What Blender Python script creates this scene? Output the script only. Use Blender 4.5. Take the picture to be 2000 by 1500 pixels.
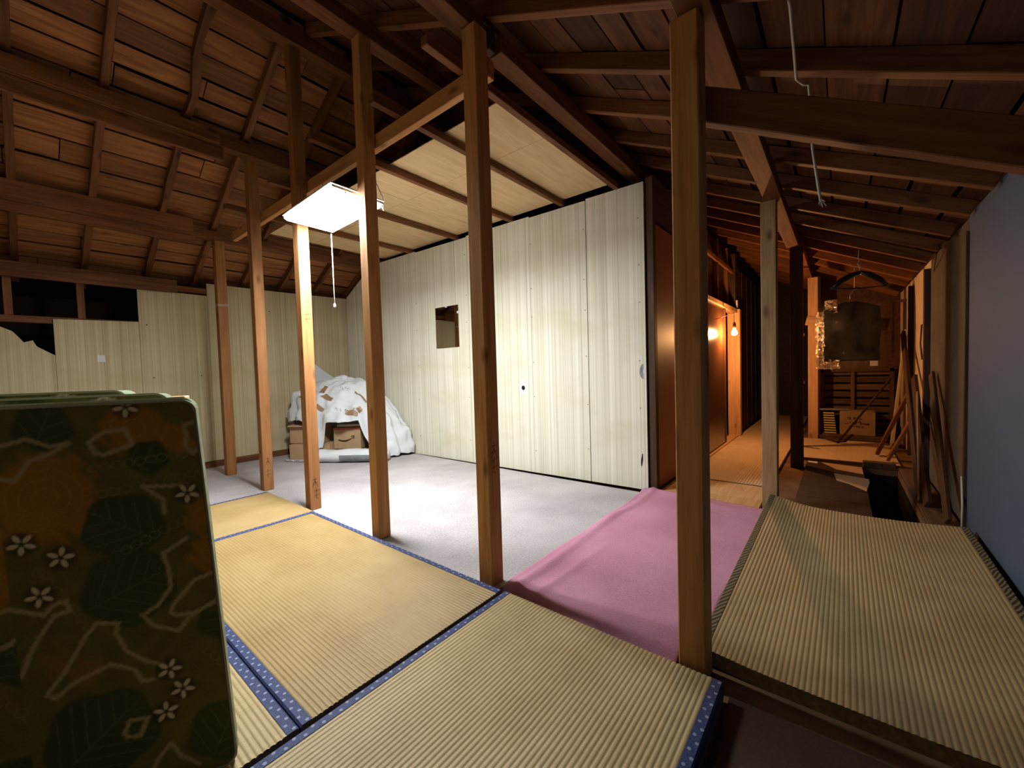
import bpy, bmesh, math, random
import numpy as np
from mathutils import Matrix, Vector, noise
random.seed(7)
scene = bpy.context.scene
for o in list(bpy.data.objects):
    bpy.data.objects.remove(o)
COL = scene.collection

# ------------------------------------------------------------------ camera
cam_d = bpy.data.cameras.new('camera')
cam_d.sensor_width = 36.0
cam_d.lens = 791.96 / 2000 * 36
cam_d.clip_start = 0.01
cam = bpy.data.objects.new('camera', cam_d)
COL.objects.link(cam)
cam.matrix_world = Matrix((( 0.62784215, 0.04708816, -0.77691502, 0.0),
                           (-0.77777778, 0.0,        -0.62853936, 0.0),
                           (-0.02959676, 0.99889074,  0.03662413, 1.0),
                           (0, 0, 0, 1)))
scene.camera = cam

# ------------------------------------------------------------------ world, exposure
W = bpy.data.worlds.new('night')
scene.world = W
W.use_nodes = True
W.node_tree.nodes['Background'].inputs[0].default_value = (0.02, 0.022, 0.03, 1)
W.node_tree.nodes['Background'].inputs[1].default_value = 0.05
scene.view_settings.view_transform = 'Standard'
scene.view_settings.look = 'None'
scene.view_settings.gamma = 1.0
scene.view_settings.use_curve_mapping = False
scene.view_settings.exposure = 0.0
LAMP_STRENGTH = 222.0      # fluorescent ceiling fixture
BULB_STRENGTH = 1500.0      # bare filament bulb in the corridor

# ------------------------------------------------------------------ helpers
WM = {}

def s2l(c):
    return tuple((x / 12.92 if x <= 0.04045 else ((x + 0.055) / 1.055) ** 2.4) for x in c)

def rgb(r, g, b):
    return s2l((r / 255, g / 255, b / 255))

def link(o, world=None, parent=None):
    COL.objects.link(o)
    world = world or Matrix.Identity(4)
    WM[o] = world.copy()
    o.matrix_basis = world
    if parent is not None:
        o.parent = parent
        o.matrix_parent_inverse = WM[parent].inverted()
    return o

def empty(name, loc=(0, 0, 0), parent=None):
    o = bpy.data.objects.new(name, None)
    o.empty_display_size = 0.1
    return link(o, Matrix.Translation(Vector(loc)), parent)

def tag(o, label, cat, group=None):
    o['label'] = label
    o['category'] = cat
    if group:
        o['group'] = group
    return o

def structure(o):
    o['kind'] = 'structure'
    return o

def mesh_obj(name, verts, faces, mat, parent=None, world=None, smooth=False, mats=None, fm=None):
    me = bpy.data.meshes.new(name)
    me.from_pydata([tuple(v) for v in verts], [], faces)
    for m in (mats or [mat]):
        me.materials.append(m)
    if fm is not None:
        me.polygons.foreach_set('material_index', fm)
    if smooth:
        me.polygons.foreach_set('use_smooth', [True] * len(me.polygons))
    me.update()
    return link(bpy.data.objects.new(name, me), world, parent)

def bm_obj(name, bm, mat, parent=None, world=None, smooth=False):
    me = bpy.data.meshes.new(name)
    bmesh.ops.recalc_face_normals(bm, faces=bm.faces)
    bm.to_mesh(me)
    bm.free()
    me.materials.append(mat)
    if smooth:
        me.polygons.foreach_set('use_smooth', [True] * len(me.polygons))
    return link(bpy.data.objects.new(name, me), world, parent)

def frame(p0, p1, up):
    p0, p1, up = Vector(p0), Vector(p1), Vector(up)
    x = (p1 - p0).normalized()
    y = up.cross(x).normalized()
    z = x.cross(y)
    m = Matrix((x, y, z)).transposed().to_4x4()
    m.translation = (p0 + p1) / 2
    return m, (p1 - p0).length

def box_bm(lx, ly, lz, bev=0.0, c=(0, 0, 0), bm=None):
    bm = bm or bmesh.new()
    r = bmesh.ops.create_cube(bm, size=1.0, matrix=Matrix.Translation(Vector(c)) @ Matrix.Diagonal((lx, ly, lz, 1)))
    if bev > 0:
        vs = set(r['verts'])
        es = [e for e in bm.edges if e.verts[0] in vs and e.verts[1] in vs]
        bmesh.ops.bevel(bm, geom=es, offset=bev, segments=1, affect='EDGES')
    return bm

def beam(name, p0, p1, w, h, mat, parent=None, up=(0, 0, 1), bev=0.003):
    """straight timber: length on local X, width w on local Y, height h on local Z"""
    m, L = frame(p0, p1, up)
    return bm_obj(name, box_bm(L, w, h, bev), mat, parent, m)

def box(name, lo, hi, mat, parent=None, bev=0.0, rz=0.0):
    lo, hi = Vector(lo), Vector(hi)
    d = hi - lo
    m = Matrix.Translation((lo + hi) / 2) @ Matrix.Rotation(rz, 4, 'Z')
    return bm_obj(name, box_bm(d.x, d.y, d.z, bev), mat, parent, m)

def tube_geo(pts, r, n=8, verts=None, faces=None, cap=True):
    verts = [] if verts is None else verts
    faces = [] if faces is None else faces
    pts = [Vector(p) for p in pts]
    base = len(verts)
    rr = r if hasattr(r, '__len__') else [r] * len(pts)
    prev = None
    for i, p in enumerate(pts):
        t = (pts[min(i + 1, len(pts) - 1)] - pts[max(i - 1, 0)]).normalized()
        a = prev if prev is not None else (Vector((0, 0, 1)) if abs(t.z) < 0.9 else Vector((1, 0, 0)))
        u = (a - t * a.dot(t)).normalized()
        prev = u
        v = t.cross(u)
        for k in range(n):
            an = 2 * math.pi * k / n
            verts.append(p + (u * math.cos(an) + v * math.sin(an)) * rr[i])
    for i in range(len(pts) - 1):
        for k in range(n):
            a = base + i * n + k
            b = base + i * n + (k + 1) % n
            faces.append((a, b, b + n, a + n))
    if cap:
        faces.append(tuple(base + k for k in range(n))[::-1])
        faces.append(tuple(base + (len(pts) - 1) * n + k for k in range(n)))
    return verts, faces

def tube(name, pts, r, mat, parent=None, n=8):
    v, f = tube_geo(pts, r, n)
    return mesh_obj(name, v, f, mat, parent, smooth=True)

def lathe(name, prof, mat, parent=None, world=None, n=24):
    v, f = [], []
    for r, z in prof:
        for k in range(n):
            a = 2 * math.pi * k / n
            v.append((r * math.cos(a), r * math.sin(a), z))
    for i in range(len(prof) - 1):
        for k in range(n):
            a, b = i * n + k, i * n + (k + 1) % n
            f.append((a, b, b + n, a + n))
    f.append(tuple(range(n))[::-1])
    f.append(tuple((len(prof) - 1) * n + k for k in range(n)))
    return mesh_obj(name, v, f, mat, parent, world, smooth=True)

# ------------------------------------------------------------------ materials
class NT:
    def __init__(s, name, rough=0.6, spec=0.3):
        s.m = bpy.data.materials.new(name)
        s.m.use_nodes = True
        s.t = s.m.node_tree
        s.b = s.t.nodes['Principled BSDF']
        s.b.inputs['Roughness'].default_value = rough
        s.b.inputs['Specular IOR Level'].default_value = spec
    def n(s, typ, **kw):
        nd = s.t.nodes.new(typ)
        for k, v in kw.items():
            if k.startswith('i_'):
                nd.inputs[k[2:].replace('_', ' ')].default_value = v
            else:
                setattr(nd, k, v)
        return nd
    def l(s, a, b):
        s.t.links.new(a, b)
    def coords(s, kind='Object', scale=(1, 1, 1), rnd=0.0):
        tc = s.n('ShaderNodeTexCoord')
        src = tc.outputs[kind] if kind != 'World' else s.n('ShaderNodeNewGeometry').outputs['Position']
        mp = s.n('ShaderNodeMapping')
        mp.inputs['Scale'].default_value = scale
        s.l(src, mp.inputs['Vector'])
        if rnd:
            oi = s.n('ShaderNodeObjectInfo')
            mu = s.n('ShaderNodeMath', operation='MULTIPLY')
            mu.inputs[1].default_value = rnd
            s.l(oi.outputs['Random'], mu.inputs[0])
            cb = s.n('ShaderNodeCombineXYZ')
            for i in range(3):
                s.l(mu.outputs[0], cb.inputs[i])
            s.l(cb.outputs[0], mp.inputs['Location'])
        return mp.outputs['Vector']
    def noise(s, vec, scale, detail=4, rough=0.55, dist=0.0):
        nz = s.n('ShaderNodeTexNoise')
        nz.inputs['Scale'].default_value = scale
        nz.inputs['Detail'].default_value = detail
        nz.inputs['Roughness'].default_value = rough
        nz.inputs['Distortion'].default_value = dist
        s.l(vec, nz.inputs['Vector'])
        return nz.outputs['Fac']
    def ramp(s, fac, stops):
        r = s.n('ShaderNodeValToRGB')
        e = r.color_ramp.elements
        while len(e) < len(stops):
            e.new(0.5)
        for i, (p, c) in enumerate(stops):
            e[i].position = p
            e[i].color = (*c, 1) if len(c) == 3 else c
        s.l(fac, r.inputs['Fac'])
        return r.outputs['Color']
    def mix(s, fac, a, b, mode='MIX'):
        m = s.n('ShaderNodeMix', data_type='RGBA', blend_type=mode)
        for sock, val in ((m.inputs[0], fac), (m.inputs[6], a), (m.inputs[7], b)):
            if isinstance(val, (int, float)):
                sock.default_value = val
            elif isinstance(val, tuple):
                sock.default_value = (*val, 1) if len(val) == 3 else val
            else:
                s.l(val, sock)
        return m.outputs[2]
    def math(s, op, a, b=None, c=None):
        m = s.n('ShaderNodeMath', operation=op)
        for i, v in enumerate((a, b, c)):
            if v is None:
                continue
            if isinstance(v, (int, float)):
                m.inputs[i].default_value = v
            else:
                s.l(v, m.inputs[i])
        return m.outputs[0]
    def bump(s, h, strength=0.3, dist=0.01):
        b = s.n('ShaderNodeBump')
        b.inputs['Strength'].default_value = strength
        b.inputs['Distance'].default_value = dist
        s.l(h, b.inputs['Height'])
        s.l(b.outputs[0], s.b.inputs['Normal'])
    def col(s, c):
        if isinstance(c, tuple):
            s.b.inputs['Base Color'].default_value = (*c, 1)
        else:
            s.l(c, s.b.inputs['Base Color'])
        return s.m

def plain(name, c, rough=0.6, spec=0.3, metal=0.0, var=0.0, scale=8.0):
    t = NT(name, rough, spec)
    t.b.inputs['Metallic'].default_value = metal
    if var:
        f = t.noise(t.coords('Object'), scale, 5)
        return t.col(t.ramp(f, [(0.3, tuple(x * (1 - var) for x in c)), (0.7, tuple(min(1, x * (1 + var)) for x in c))]))
    return t.col(c)

def wood(name, light, mid, dark, rough=0.65, spread=0.25, knots=0.8, spec=0.25):
    """timber with the grain along local X; every object gets its own grain and tone"""
    t = NT(name, rough, spec)
    v = t.coords('Object', (0.7, 9, 9), rnd=37.0)
    g1 = t.noise(v, 3.0, 6, 0.6, 0.6)
    v2 = t.coords('Object', (2.0, 60, 60), rnd=11.0)
    g2 = t.noise(v2, 2.0, 3, 0.6)
    f = t.math('ADD', t.math('MULTIPLY', g1, 0.7), t.math('MULTIPLY', g2, 0.3))
    c = t.ramp(f, [(0.33, dark), (0.5, mid), (0.66, light)])
    if knots:
        v3 = t.coords('Object', (3.0, 7.5, 7.5), rnd=53.0)
        vo = t.n('ShaderNodeTexVoronoi')
        vo.inputs['Scale'].default_value = 1.0
        t.l(v3, vo.inputs['Vector'])
        k = t.ramp(vo.outputs['Distance'], [(0.05, (1, 1, 1)), (0.17, (0, 0, 0))])
        c = t.mix(t.math('MULTIPLY', k, knots), c, tuple(x * 0.35 for x in dark))
    oi = t.n('ShaderNodeObjectInfo')
    tone = t.math('MULTIPLY_ADD', oi.outputs['Random'], 2 * spread, 1 - spread)
    hs = t.n('ShaderNodeHueSaturation')
    t.l(tone, hs.inputs['Value'])
    t.l(c, hs.inputs['Color'])
    t.bump(g2, 0.25, 0.002)
    return t.col(hs.outputs['Color'])

M = {}
M['post_red'] = wood('reddish_post_wood', (0.37, 0.17, 0.062), (0.305, 0.13, 0.045), (0.2, 0.08, 0.025), spread=0.08)
M['post'] = wood('post_wood', (0.57, 0.30, 0.12), (0.475, 0.228, 0.08), (0.32, 0.135, 0.042), spread=0.1)
M['beam'] = wood('beam_wood', (0.22, 0.088, 0.028), (0.152, 0.056, 0.017), (0.09, 0.03, 0.009), spread=0.22)
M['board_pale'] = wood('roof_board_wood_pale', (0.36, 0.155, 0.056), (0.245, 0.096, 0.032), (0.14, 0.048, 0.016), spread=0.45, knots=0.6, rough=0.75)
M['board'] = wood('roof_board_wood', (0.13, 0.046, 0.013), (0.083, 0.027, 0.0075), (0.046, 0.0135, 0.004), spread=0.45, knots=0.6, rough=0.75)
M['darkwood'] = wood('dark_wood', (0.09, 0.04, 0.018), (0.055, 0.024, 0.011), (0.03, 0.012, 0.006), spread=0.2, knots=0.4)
M['orangewood'] = wood('frame_wood', (0.62, 0.38, 0.21), (0.52, 0.30, 0.15), (0.4, 0.21, 0.1), spread=0.08)
M['weathered'] = wood('weathered_post_wood', (0.40, 0.25, 0.125), (0.31, 0.185, 0.085), (0.2, 0.11, 0.048), spread=0.05)
M['oldwood'] = wood('old_plank_wood', (0.12, 0.068, 0.034), (0.08, 0.042, 0.02), (0.045, 0.022, 0.01), spread=0.35)
M['blackwood'] = wood('shaded_board_wood', (0.045, 0.02, 0.01), (0.03, 0.013, 0.007), (0.018, 0.007, 0.004), spread=0.2, knots=0)  # shade beside the stair opening put into a near-black tone
M['plankfloor'] = wood('floor_plank_wood', (0.6, 0.38, 0.17), (0.5, 0.29, 0.12), (0.38, 0.2, 0.075), spread=0.12, knots=0.3)

def plywood():
    t = NT('plywood', 0.7, 0.2)
    v = t.coords('Object', (1.2, 12, 12), rnd=9)
    f = t.noise(v, 2.2, 5, 0.6, 0.4)
    c = t.ramp(f, [(0.3, (0.62, 0.42, 0.21)), (0.55, (0.72, 0.52, 0.28)), (0.75, (0.78, 0.58, 0.34))])
    sp = t.noise(t.coords('Object', (1, 3, 1)), 9, 2)
    c = t.mix(t.ramp(sp, [(0.68, (0, 0, 0)), (0.76, (0.5, 0.5, 0.5))]), c, (0.24, 0.13, 0.05))
    return t.col(c)
M['ply'] = plywood()

def wallpaper(name='striped_wallpaper', tint=(1, 1, 1)):
    """vertical woven streaks in cream, straw and grey-green; streaks vary along local X"""
    t = NT(name, 0.8, 0.15)
    a = t.noise(t.coords('Object', (1, 0.0, 0.002)), 42, 3, 0.7)
    b = t.noise(t.coords('Object', (1, 0.0, 0.003)), 150, 2, 0.6)
    d = t.noise(t.coords('Object', (1, 0.0, 0.002)), 9, 2, 0.5)
    f = t.math('ADD', t.math('ADD', t.math('MULTIPLY', a, 0.5), t.math('MULTIPLY', b, 0.3)), t.math('MULTIPLY', d, 0.2))
    c = t.ramp(f, [(0.36, (0.43, 0.40, 0.28)), (0.46, (0.61, 0.58, 0.45)), (0.53, (0.70, 0.67, 0.54)), (0.63, (0.80, 0.785, 0.70))])
    st = t.noise(t.coords('Object', (1.0, 1, 1.6)), 1.6, 4, 0.6)
    c = t.mix(t.ramp(st, [(0.5, (0, 0, 0)), (0.75, (0.5, 0.5, 0.5))]), c, (0.52, 0.45, 0.27))
    c = t.mix(1.0, c, tint, 'MULTIPLY')
    t.bump(b, 0.12, 0.002)
    return t.col(c)
M['paper'] = wallpaper()
M['paper_old'] = wallpaper('yellowed_striped_wallpaper', (0.72, 0.63, 0.49))

def tatami(name, c0, c1, c2):
    """rush matting: ribs are real; the rushes cross the ribs (local Y)"""
    t = NT(name, 0.55, 0.3)
    a = t.noise(t.coords('Object', (40, 1.2, 1), rnd=5), 8, 3, 0.6)
    b = t.noise(t.coords('Object', (1.4, 2.0, 1), rnd=3), 2.2, 4, 0.6)
    f = t.math('ADD', t.math('MULTIPLY', a, 0.45), t.math('MULTIPLY', b, 0.55))
    c = t.ramp(f, [(0.32, c0), (0.5, c1), (0.68, c2)])
    t.bump(a, 0.3, 0.0015)
    return t.col(c)
M['tatami'] = tatami('tatami_rush', (0.25, 0.155, 0.055), (0.315, 0.21, 0.082), (0.36, 0.25, 0.11))
M['tatami_pale'] = tatami('tatami_rush_faded', (0.33, 0.235, 0.105), (0.41, 0.30, 0.145), (0.47, 0.36, 0.19))
M['tatami_dim'] = tatami('tatami_rush_dimmed', (0.28, 0.19, 0.085), (0.35, 0.25, 0.118), (0.40, 0.30, 0.155))  # faded rush darkened to stand in for light falloff on the warped mat
M['straw'] = tatami('straw_mat', (0.46, 0.33, 0.18), (0.56, 0.41, 0.24), (0.62, 0.47, 0.29))
M['straw_core'] = plain('straw_core', (0.2, 0.14, 0.06), 0.9, 0.1, var=0.3, scale=60)

def heri(name, base, spot, per=0.05):
    t = NT(name, 0.65, 0.25)
    tc = t.n('ShaderNodeTexCoord')
    sx = t.n('ShaderNodeSeparateXYZ')
    t.l(tc.outputs['Object'], sx.inputs[0])
    u, v = sx.outputs['X'], sx.outputs['Y']
    def spots(off, vy):
        fr = t.math('SUBTRACT', t.math('FRACT', t.math('ADD', t.math('DIVIDE', u, per), off)), 0.5)
        du = t.math('MULTIPLY', fr, per)
        dv = t.math('SUBTRACT', v, vy)
        d = t.math('SQRT', t.math('ADD', t.math('MULTIPLY', du, du), t.math('MULTIPLY', dv, dv)))
        return t.math('LESS_THAN', d, 0.0048)
    m = t.math('MAXIMUM', spots(0.0, 0.006), spots(0.5, -0.006))
    nz = t.noise(t.coords('Object', (60, 120, 1)), 3, 2)
    c = t.mix(t.ramp(nz, [(0.4, (0, 0, 0)), (0.6, (1, 1, 1))]), tuple(x * 0.55 for x in base), tuple(min(1, x * 1.5) for x in base))
    c = t.mix(m, c, spot)
    return t.col(c)
M['heri_blue'] = heri('blue_brocade_border', (0.03, 0.041, 0.115), (0.2, 0.23, 0.32))

def heri_dark():
    t = NT('dark_brocade_border', 0.7, 0.2)
    w = t.n('ShaderNodeTexWave', wave_type='BANDS', bands_direction='DIAGONAL')
    w.inputs['Scale'].default_value = 18
    w.inputs['Distortion'].default_value = 3
    t.l(t.coords('Object', (1, 2.2, 1)), w.inputs['Vector'])
    return t.col(t.ramp(w.outputs['Fac'], [(0.4, (0.035, 0.03, 0.025)), (0.65, (0.2, 0.16, 0.08))]))
M['heri_dark'] = heri_dark()

def carpet(name, a, b, scale=90):
    t = NT(name, 0.95, 0.1)
    n1 = t.noise(t.coords('Object'), 1.6, 5, 0.6)
    n2 = t.noise(t.coords('Object'), scale, 4, 0.7)
    f = t.math('ADD', t.math('MULTIPLY', n1, 0.45), t.math('MULTIPLY', n2, 0.55))
    t.bump(n2, 0.5, 0.004)
    return t.col(t.ramp(f, [(0.36, a), (0.62, b)]))
M['carpet'] = carpet('grey_carpet', (0.30, 0.266, 0.266), (0.52, 0.478, 0.472))
M['pink'] = carpet('pink_felt', (0.40, 0.165, 0.255), (0.61, 0.30, 0.40), 160)
M['brown_carpet'] = carpet('brown_carpet', (0.042, 0.023, 0.017), (0.07, 0.038, 0.028), 120)
M['greywall'] = plain('blue_grey_board', (0.064, 0.1, 0.148), 0.7, 0.2, var=0.05, scale=1.5)
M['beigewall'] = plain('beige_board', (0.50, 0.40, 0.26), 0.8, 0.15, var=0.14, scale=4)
M['shaded_beige'] = plain('shaded_beige_board', (0.12, 0.09, 0.058), 0.85, 0.1, var=0.16, scale=5)  # shade on the nearest beige panel put into a darker brown
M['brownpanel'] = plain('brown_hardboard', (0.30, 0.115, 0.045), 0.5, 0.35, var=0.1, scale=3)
M['doorpanel'] = plain('varnished_door', (0.10, 0.042, 0.018), 0.2, 0.6, var=0.12, scale=5)
M['black'] = plain('dark_felt', (0.012, 0.009, 0.008), 0.9, 0.05)
M['floorbase'] = plain('subfloor', (0.16, 0.09, 0.045), 0.85, 0.1, var=0.3, scale=6)
M['old_card'] = plain('aged_cardboard', (0.25, 0.17, 0.09), 0.85, 0.1, var=0.15, scale=9)
M['cardboard'] = plain('cardboard', (0.43, 0.28, 0.15), 0.8, 0.15, var=0.08, scale=12)
M['card_dark'] = plain('cardboard_inside', (0.3, 0.19, 0.1), 0.85, 0.1, var=0.1)
M['tape'] = plain('brown_tape', (0.27, 0.165, 0.09), 0.4, 0.4, var=0.08)
M['sheet'] = plain('white_sheet', (0.62, 0.63, 0.65), 0.75, 0.2, var=0.06, scale=6)
M['plastic_white'] = plain('white_plastic', (0.64, 0.65, 0.67), 0.35, 0.5, var=0.04)
M['grey_cloth'] = plain('grey_cloth', (0.2, 0.21, 0.22), 0.8, 0.2, var=0.2, scale=20)
M['red'] = plain('red_tape', (0.5, 0.05, 0.06), 0.4, 0.4)
M['cream'] = plain('cream_paper', (0.75, 0.7, 0.55), 0.8, 0.1)
M['ink'] = plain('black_ink', (0.02, 0.018, 0.016), 0.7, 0.1)
M['pencil'] = plain('faded_ink', (0.12, 0.055, 0.025), 0.8, 0.1)
M['metal'] = plain('painted_metal', (0.62, 0.6, 0.56), 0.4, 0.5)
M['steel'] = plain('steel', (0.5, 0.5, 0.5), 0.3, 0.5, metal=1.0)
M['wire'] = plain('grey_cable', (0.5, 0.45, 0.38), 0.5, 0.3)
M['cord'] = plain('white_cord', (0.8, 0.78, 0.72), 0.6, 0.3)
M['blackplastic'] = plain('black_plastic', (0.012, 0.012, 0.014), 0.3, 0.5)
M['suit'] = plain('black_cloth', (0.012, 0.014, 0.014), 0.85, 0.1, var=0.3, scale=14)
M['bakelite'] = plain('brown_bakelite', (0.18, 0.08, 0.03), 0.4, 0.5)
M['yellow'] = plain('yellow_cover', (0.55, 0.42, 0.08), 0.6, 0.2)
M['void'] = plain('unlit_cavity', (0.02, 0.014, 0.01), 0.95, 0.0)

def mirror_mat():
    t = NT('mirror_glass', 0.02, 0.5)
    t.b.inputs['Metallic'].default_value = 1.0
    return t.col((0.72, 0.72, 0.68))
M['mirror'] = mirror_mat()

def clear_plastic(name, mixf):
    t = NT(name, 0.12, 0.8)
    out = t.t.nodes['Material Output']
    tr = t.n('ShaderNodeBsdfTransparent')
    gl = t.n('ShaderNodeBsdfGlossy')
    gl.inputs['Roughness'].default_value = 0.06
    gl.inputs['Color'].default_value = (1, 0.97, 0.9, 1)
    nz = t.noise(t.coords('Object', (1, 1, 0.5)), 26, 4, 0.65, 0.6)
    b = t.n('ShaderNodeBump')
    b.inputs['Strength'].default_value = 1.0
    b.inputs['Distance'].default_value = 0.03
    t.l(nz, b.inputs['Height'])
    t.l(b.outputs[0], gl.inputs['Normal'])
    mx = t.n('ShaderNodeMixShader')
    mx.inputs[0].default_value = mixf
    t.l(tr.outputs[0], mx.inputs[1])
    t.l(gl.outputs[0], mx.inputs[2])
    t.l(mx.outputs[0], out.inputs['Surface'])
    return t.m
M['film'] = clear_plastic('clear_plastic_film', 0.025)
M['film_fold'] = clear_plastic('crinkled_plastic_film', 0.65)

def emit(name, c, strength):
    t = NT(name)
    t.b.inputs['Emission Color'].default_value = (*c, 1)
    t.b.inputs['Emission Strength'].default_value = strength
    return t.col((0.8, 0.8, 0.8))
M['diffuser'] = emit('lit_diffuser', (0.96, 1.02, 1.04), LAMP_STRENGTH)
M['diffuser_rim'] = emit('lit_diffuser_rim', (0.94, 1.0, 1.05), LAMP_STRENGTH * 0.2)
M['bulb'] = emit('lit_bulb', (1.0, 0.47, 0.17), BULB_STRENGTH)

# ------------------------------------------------------------------ floor
def slab(bm, x0, x1, y0, y1, z0, z1):
    box_bm(x1 - x0, y1 - y0, z1 - z0, 0, ((x0 + x1) / 2, (y0 + y1) / 2, (z0 + z1) / 2), bm)

HX0, HX1, HY0, HY1 = 3.35, 5.02, -0.41, -0.17     # stair opening behind the propped mat
bm = bmesh.new()
slab(bm, -1.3, HX0, -0.62, 5.6, -0.08, -0.03)
slab(bm, HX1, 9.05, -0.62, 1.3, -0.08, -0.03)
slab(bm, HX0, HX1, HY1, 1.3, -0.08, -0.03)
slab(bm, HX0, HX1, -0.62, HY0, -0.08, -0.03)
slab(bm, HX0, 9.05, 1.3, 5.6, -0.08, -0.03)
floor = structure(bm_obj('floor', bm, M['floorbase']))
# boards of the little landing between the pink cloth and the straw mats
for i, (x0, x1) in enumerate(((3.0, 3.36), (3.365, 3.735))):
    box('floor_plank', (x0, 0.43, -0.03), (x1, 1.09, 0.0), M['plankfloor'], floor, 0.002)
# boards beside the stair opening, post shadows painted in by near-black wood
for i in range(5):
    x0 = HX0 + i * 0.334
    box('floor_plank', (x0, HY1 + 0.004, -0.03), (x0 + 0.33, 0.255, -0.01), M['blackwood'], floor, 0.002)
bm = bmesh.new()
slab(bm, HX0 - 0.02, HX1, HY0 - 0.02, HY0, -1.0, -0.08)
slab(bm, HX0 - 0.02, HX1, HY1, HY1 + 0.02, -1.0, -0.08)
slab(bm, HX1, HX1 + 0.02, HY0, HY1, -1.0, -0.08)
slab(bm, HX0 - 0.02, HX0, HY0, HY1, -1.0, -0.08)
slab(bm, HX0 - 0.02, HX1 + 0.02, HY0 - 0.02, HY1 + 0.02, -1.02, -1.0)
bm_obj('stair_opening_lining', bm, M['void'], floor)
box('floor_plank', (HX0, -0.56, -0.03), (HX1, HY0 - 0.004, 0.0), M['oldwood'], floor, 0.002)
box('stair_opening_curb', (HX1 + 0.002, -0.4, -0.03), (HX1 + 0.09, -0.17, 0.03), M['oldwood'], floor, 0.004)

# carpets
c = mesh_obj('carpet', [], [], M['carpet'])
COLS = (1.315, 3.11, 1.17, 5.46)
bm = bmesh.new()
slab(bm, 1.33, 3.08, 1.21, 5.455, -0.03, 0.0)
slab(bm, 0.2, 1.33, 3.78, 5.455, -0.03, -0.001)
bpy.data.objects.remove(c)
c = bm_obj('carpet', bm, M['carpet'])
tag(c, 'grey felt carpet in front of the striped wallpaper', 'carpet')
c = box('carpet', (-1.25, -0.54, -0.03), (1.34, 0.262, -0.022), M['brown_carpet'])
tag(c, 'dark brown carpet on the floor at the lower right', 'carpet')

# pink felt cloth, wrinkled along its far left edge
def cloth_grid(name, x0, x1, y0, y1, nx, ny, zf, mat, skew=None):
    v, f = [], []
    for i in range(nx + 1):
        for j in range(ny + 1):
            a, b = i / nx, j / ny
            x, y = x0 + (x1 - x0) * a, y0 + (y1 - y0) * b
            if skew:
                x, y = skew(a, b, x, y)
            v.append((x, y, zf(a, b, x, y)))
    for i in range(nx):
        for j in range(ny):
            k = i * (ny + 1) + j
            f.append((k, k + ny + 1, k + ny + 2, k + 1))
    o = mesh_obj(name, v, f, mat, smooth=True)
    md = o.modifiers.new('thickness', 'SOLIDIFY')
    md.thickness = 0.003
    md.offset = -1
    return o

def pz(a, b, x, y):
    z = 0.011
    r = math.exp(-((b - 0.93 + 0.02 * math.sin(a * 9)) / 0.035) ** 2) * 0.016 * (0.5 + 0.5 * math.sin(a * 7 + 0.5) ** 2)
    r2 = math.exp(-((b - 0.78 + 0.08 * a) / 0.03) ** 2) * 0.008 * max(0, math.sin(a * 5 + 1))
    near = -math.exp(-(a / 0.022) ** 2) * 0.03
    far = math.exp(-((a - 0.95 + 0.03 * math.sin(b * 6)) / 0.03) ** 2) * 0.014
    return z + r + r2 + near + far + 0.004 * noise.noise(Vector((x * 6, y * 6, 0)))
def psk(a, b, x, y):
    return x + 0.03 * (b - 0.5) * a + 0.01 * noise.noise(Vector((y * 7, 3, a))), y + 0.012 * noise.noise(Vector((x * 5, 1.7, 0))) - 0.05 * (1 - b) * min(1, max(0, (a - 0.06) / 0.06))
c = cloth_grid('felt_cloth', 1.345, 3.16, 0.435, 1.208, 130, 70, pz, M['pink'], psk)
tag(c, 'wrinkled pink felt cloth spread on the floor at the corridor entrance', 'cloth')

# ------------------------------------------------------------------ tatami
def ribbed(name, L, Wd, top, thick, mat, parent, world, zf=None, seg=1, pitch=0.0152, amp=0.0034):
    """rush facing with real ribs along local X; zf(s,t) bends the mat"""
    n = int(round(Wd / pitch))
    prof = []
    per = 6
    for i in range(n * per + 1):
        u = i / per
        fr = u - math.floor(u)
        prof.append((-Wd / 2 + Wd * i / (n * per), amp * (math.sin(math.pi * fr) ** 0.6 if 0 < fr < 1 else 0)))
    v, f = [], []
    for k in range(seg + 1):
        s = k / seg
        x = -L / 2 + L * s
        for (y, z) in prof:
            bend = zf(s, (y + Wd / 2) / Wd) if zf else 0
            v.append((x, y, z + bend + top))
    m = len(prof)
    for k in range(seg):
        for i in range(m - 1):
            a = k * m + i
            f.append((a, a + m, a + m + 1, a + 1))
    return mesh_obj(name, v, f, mat, parent, world, smooth=True)

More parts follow.
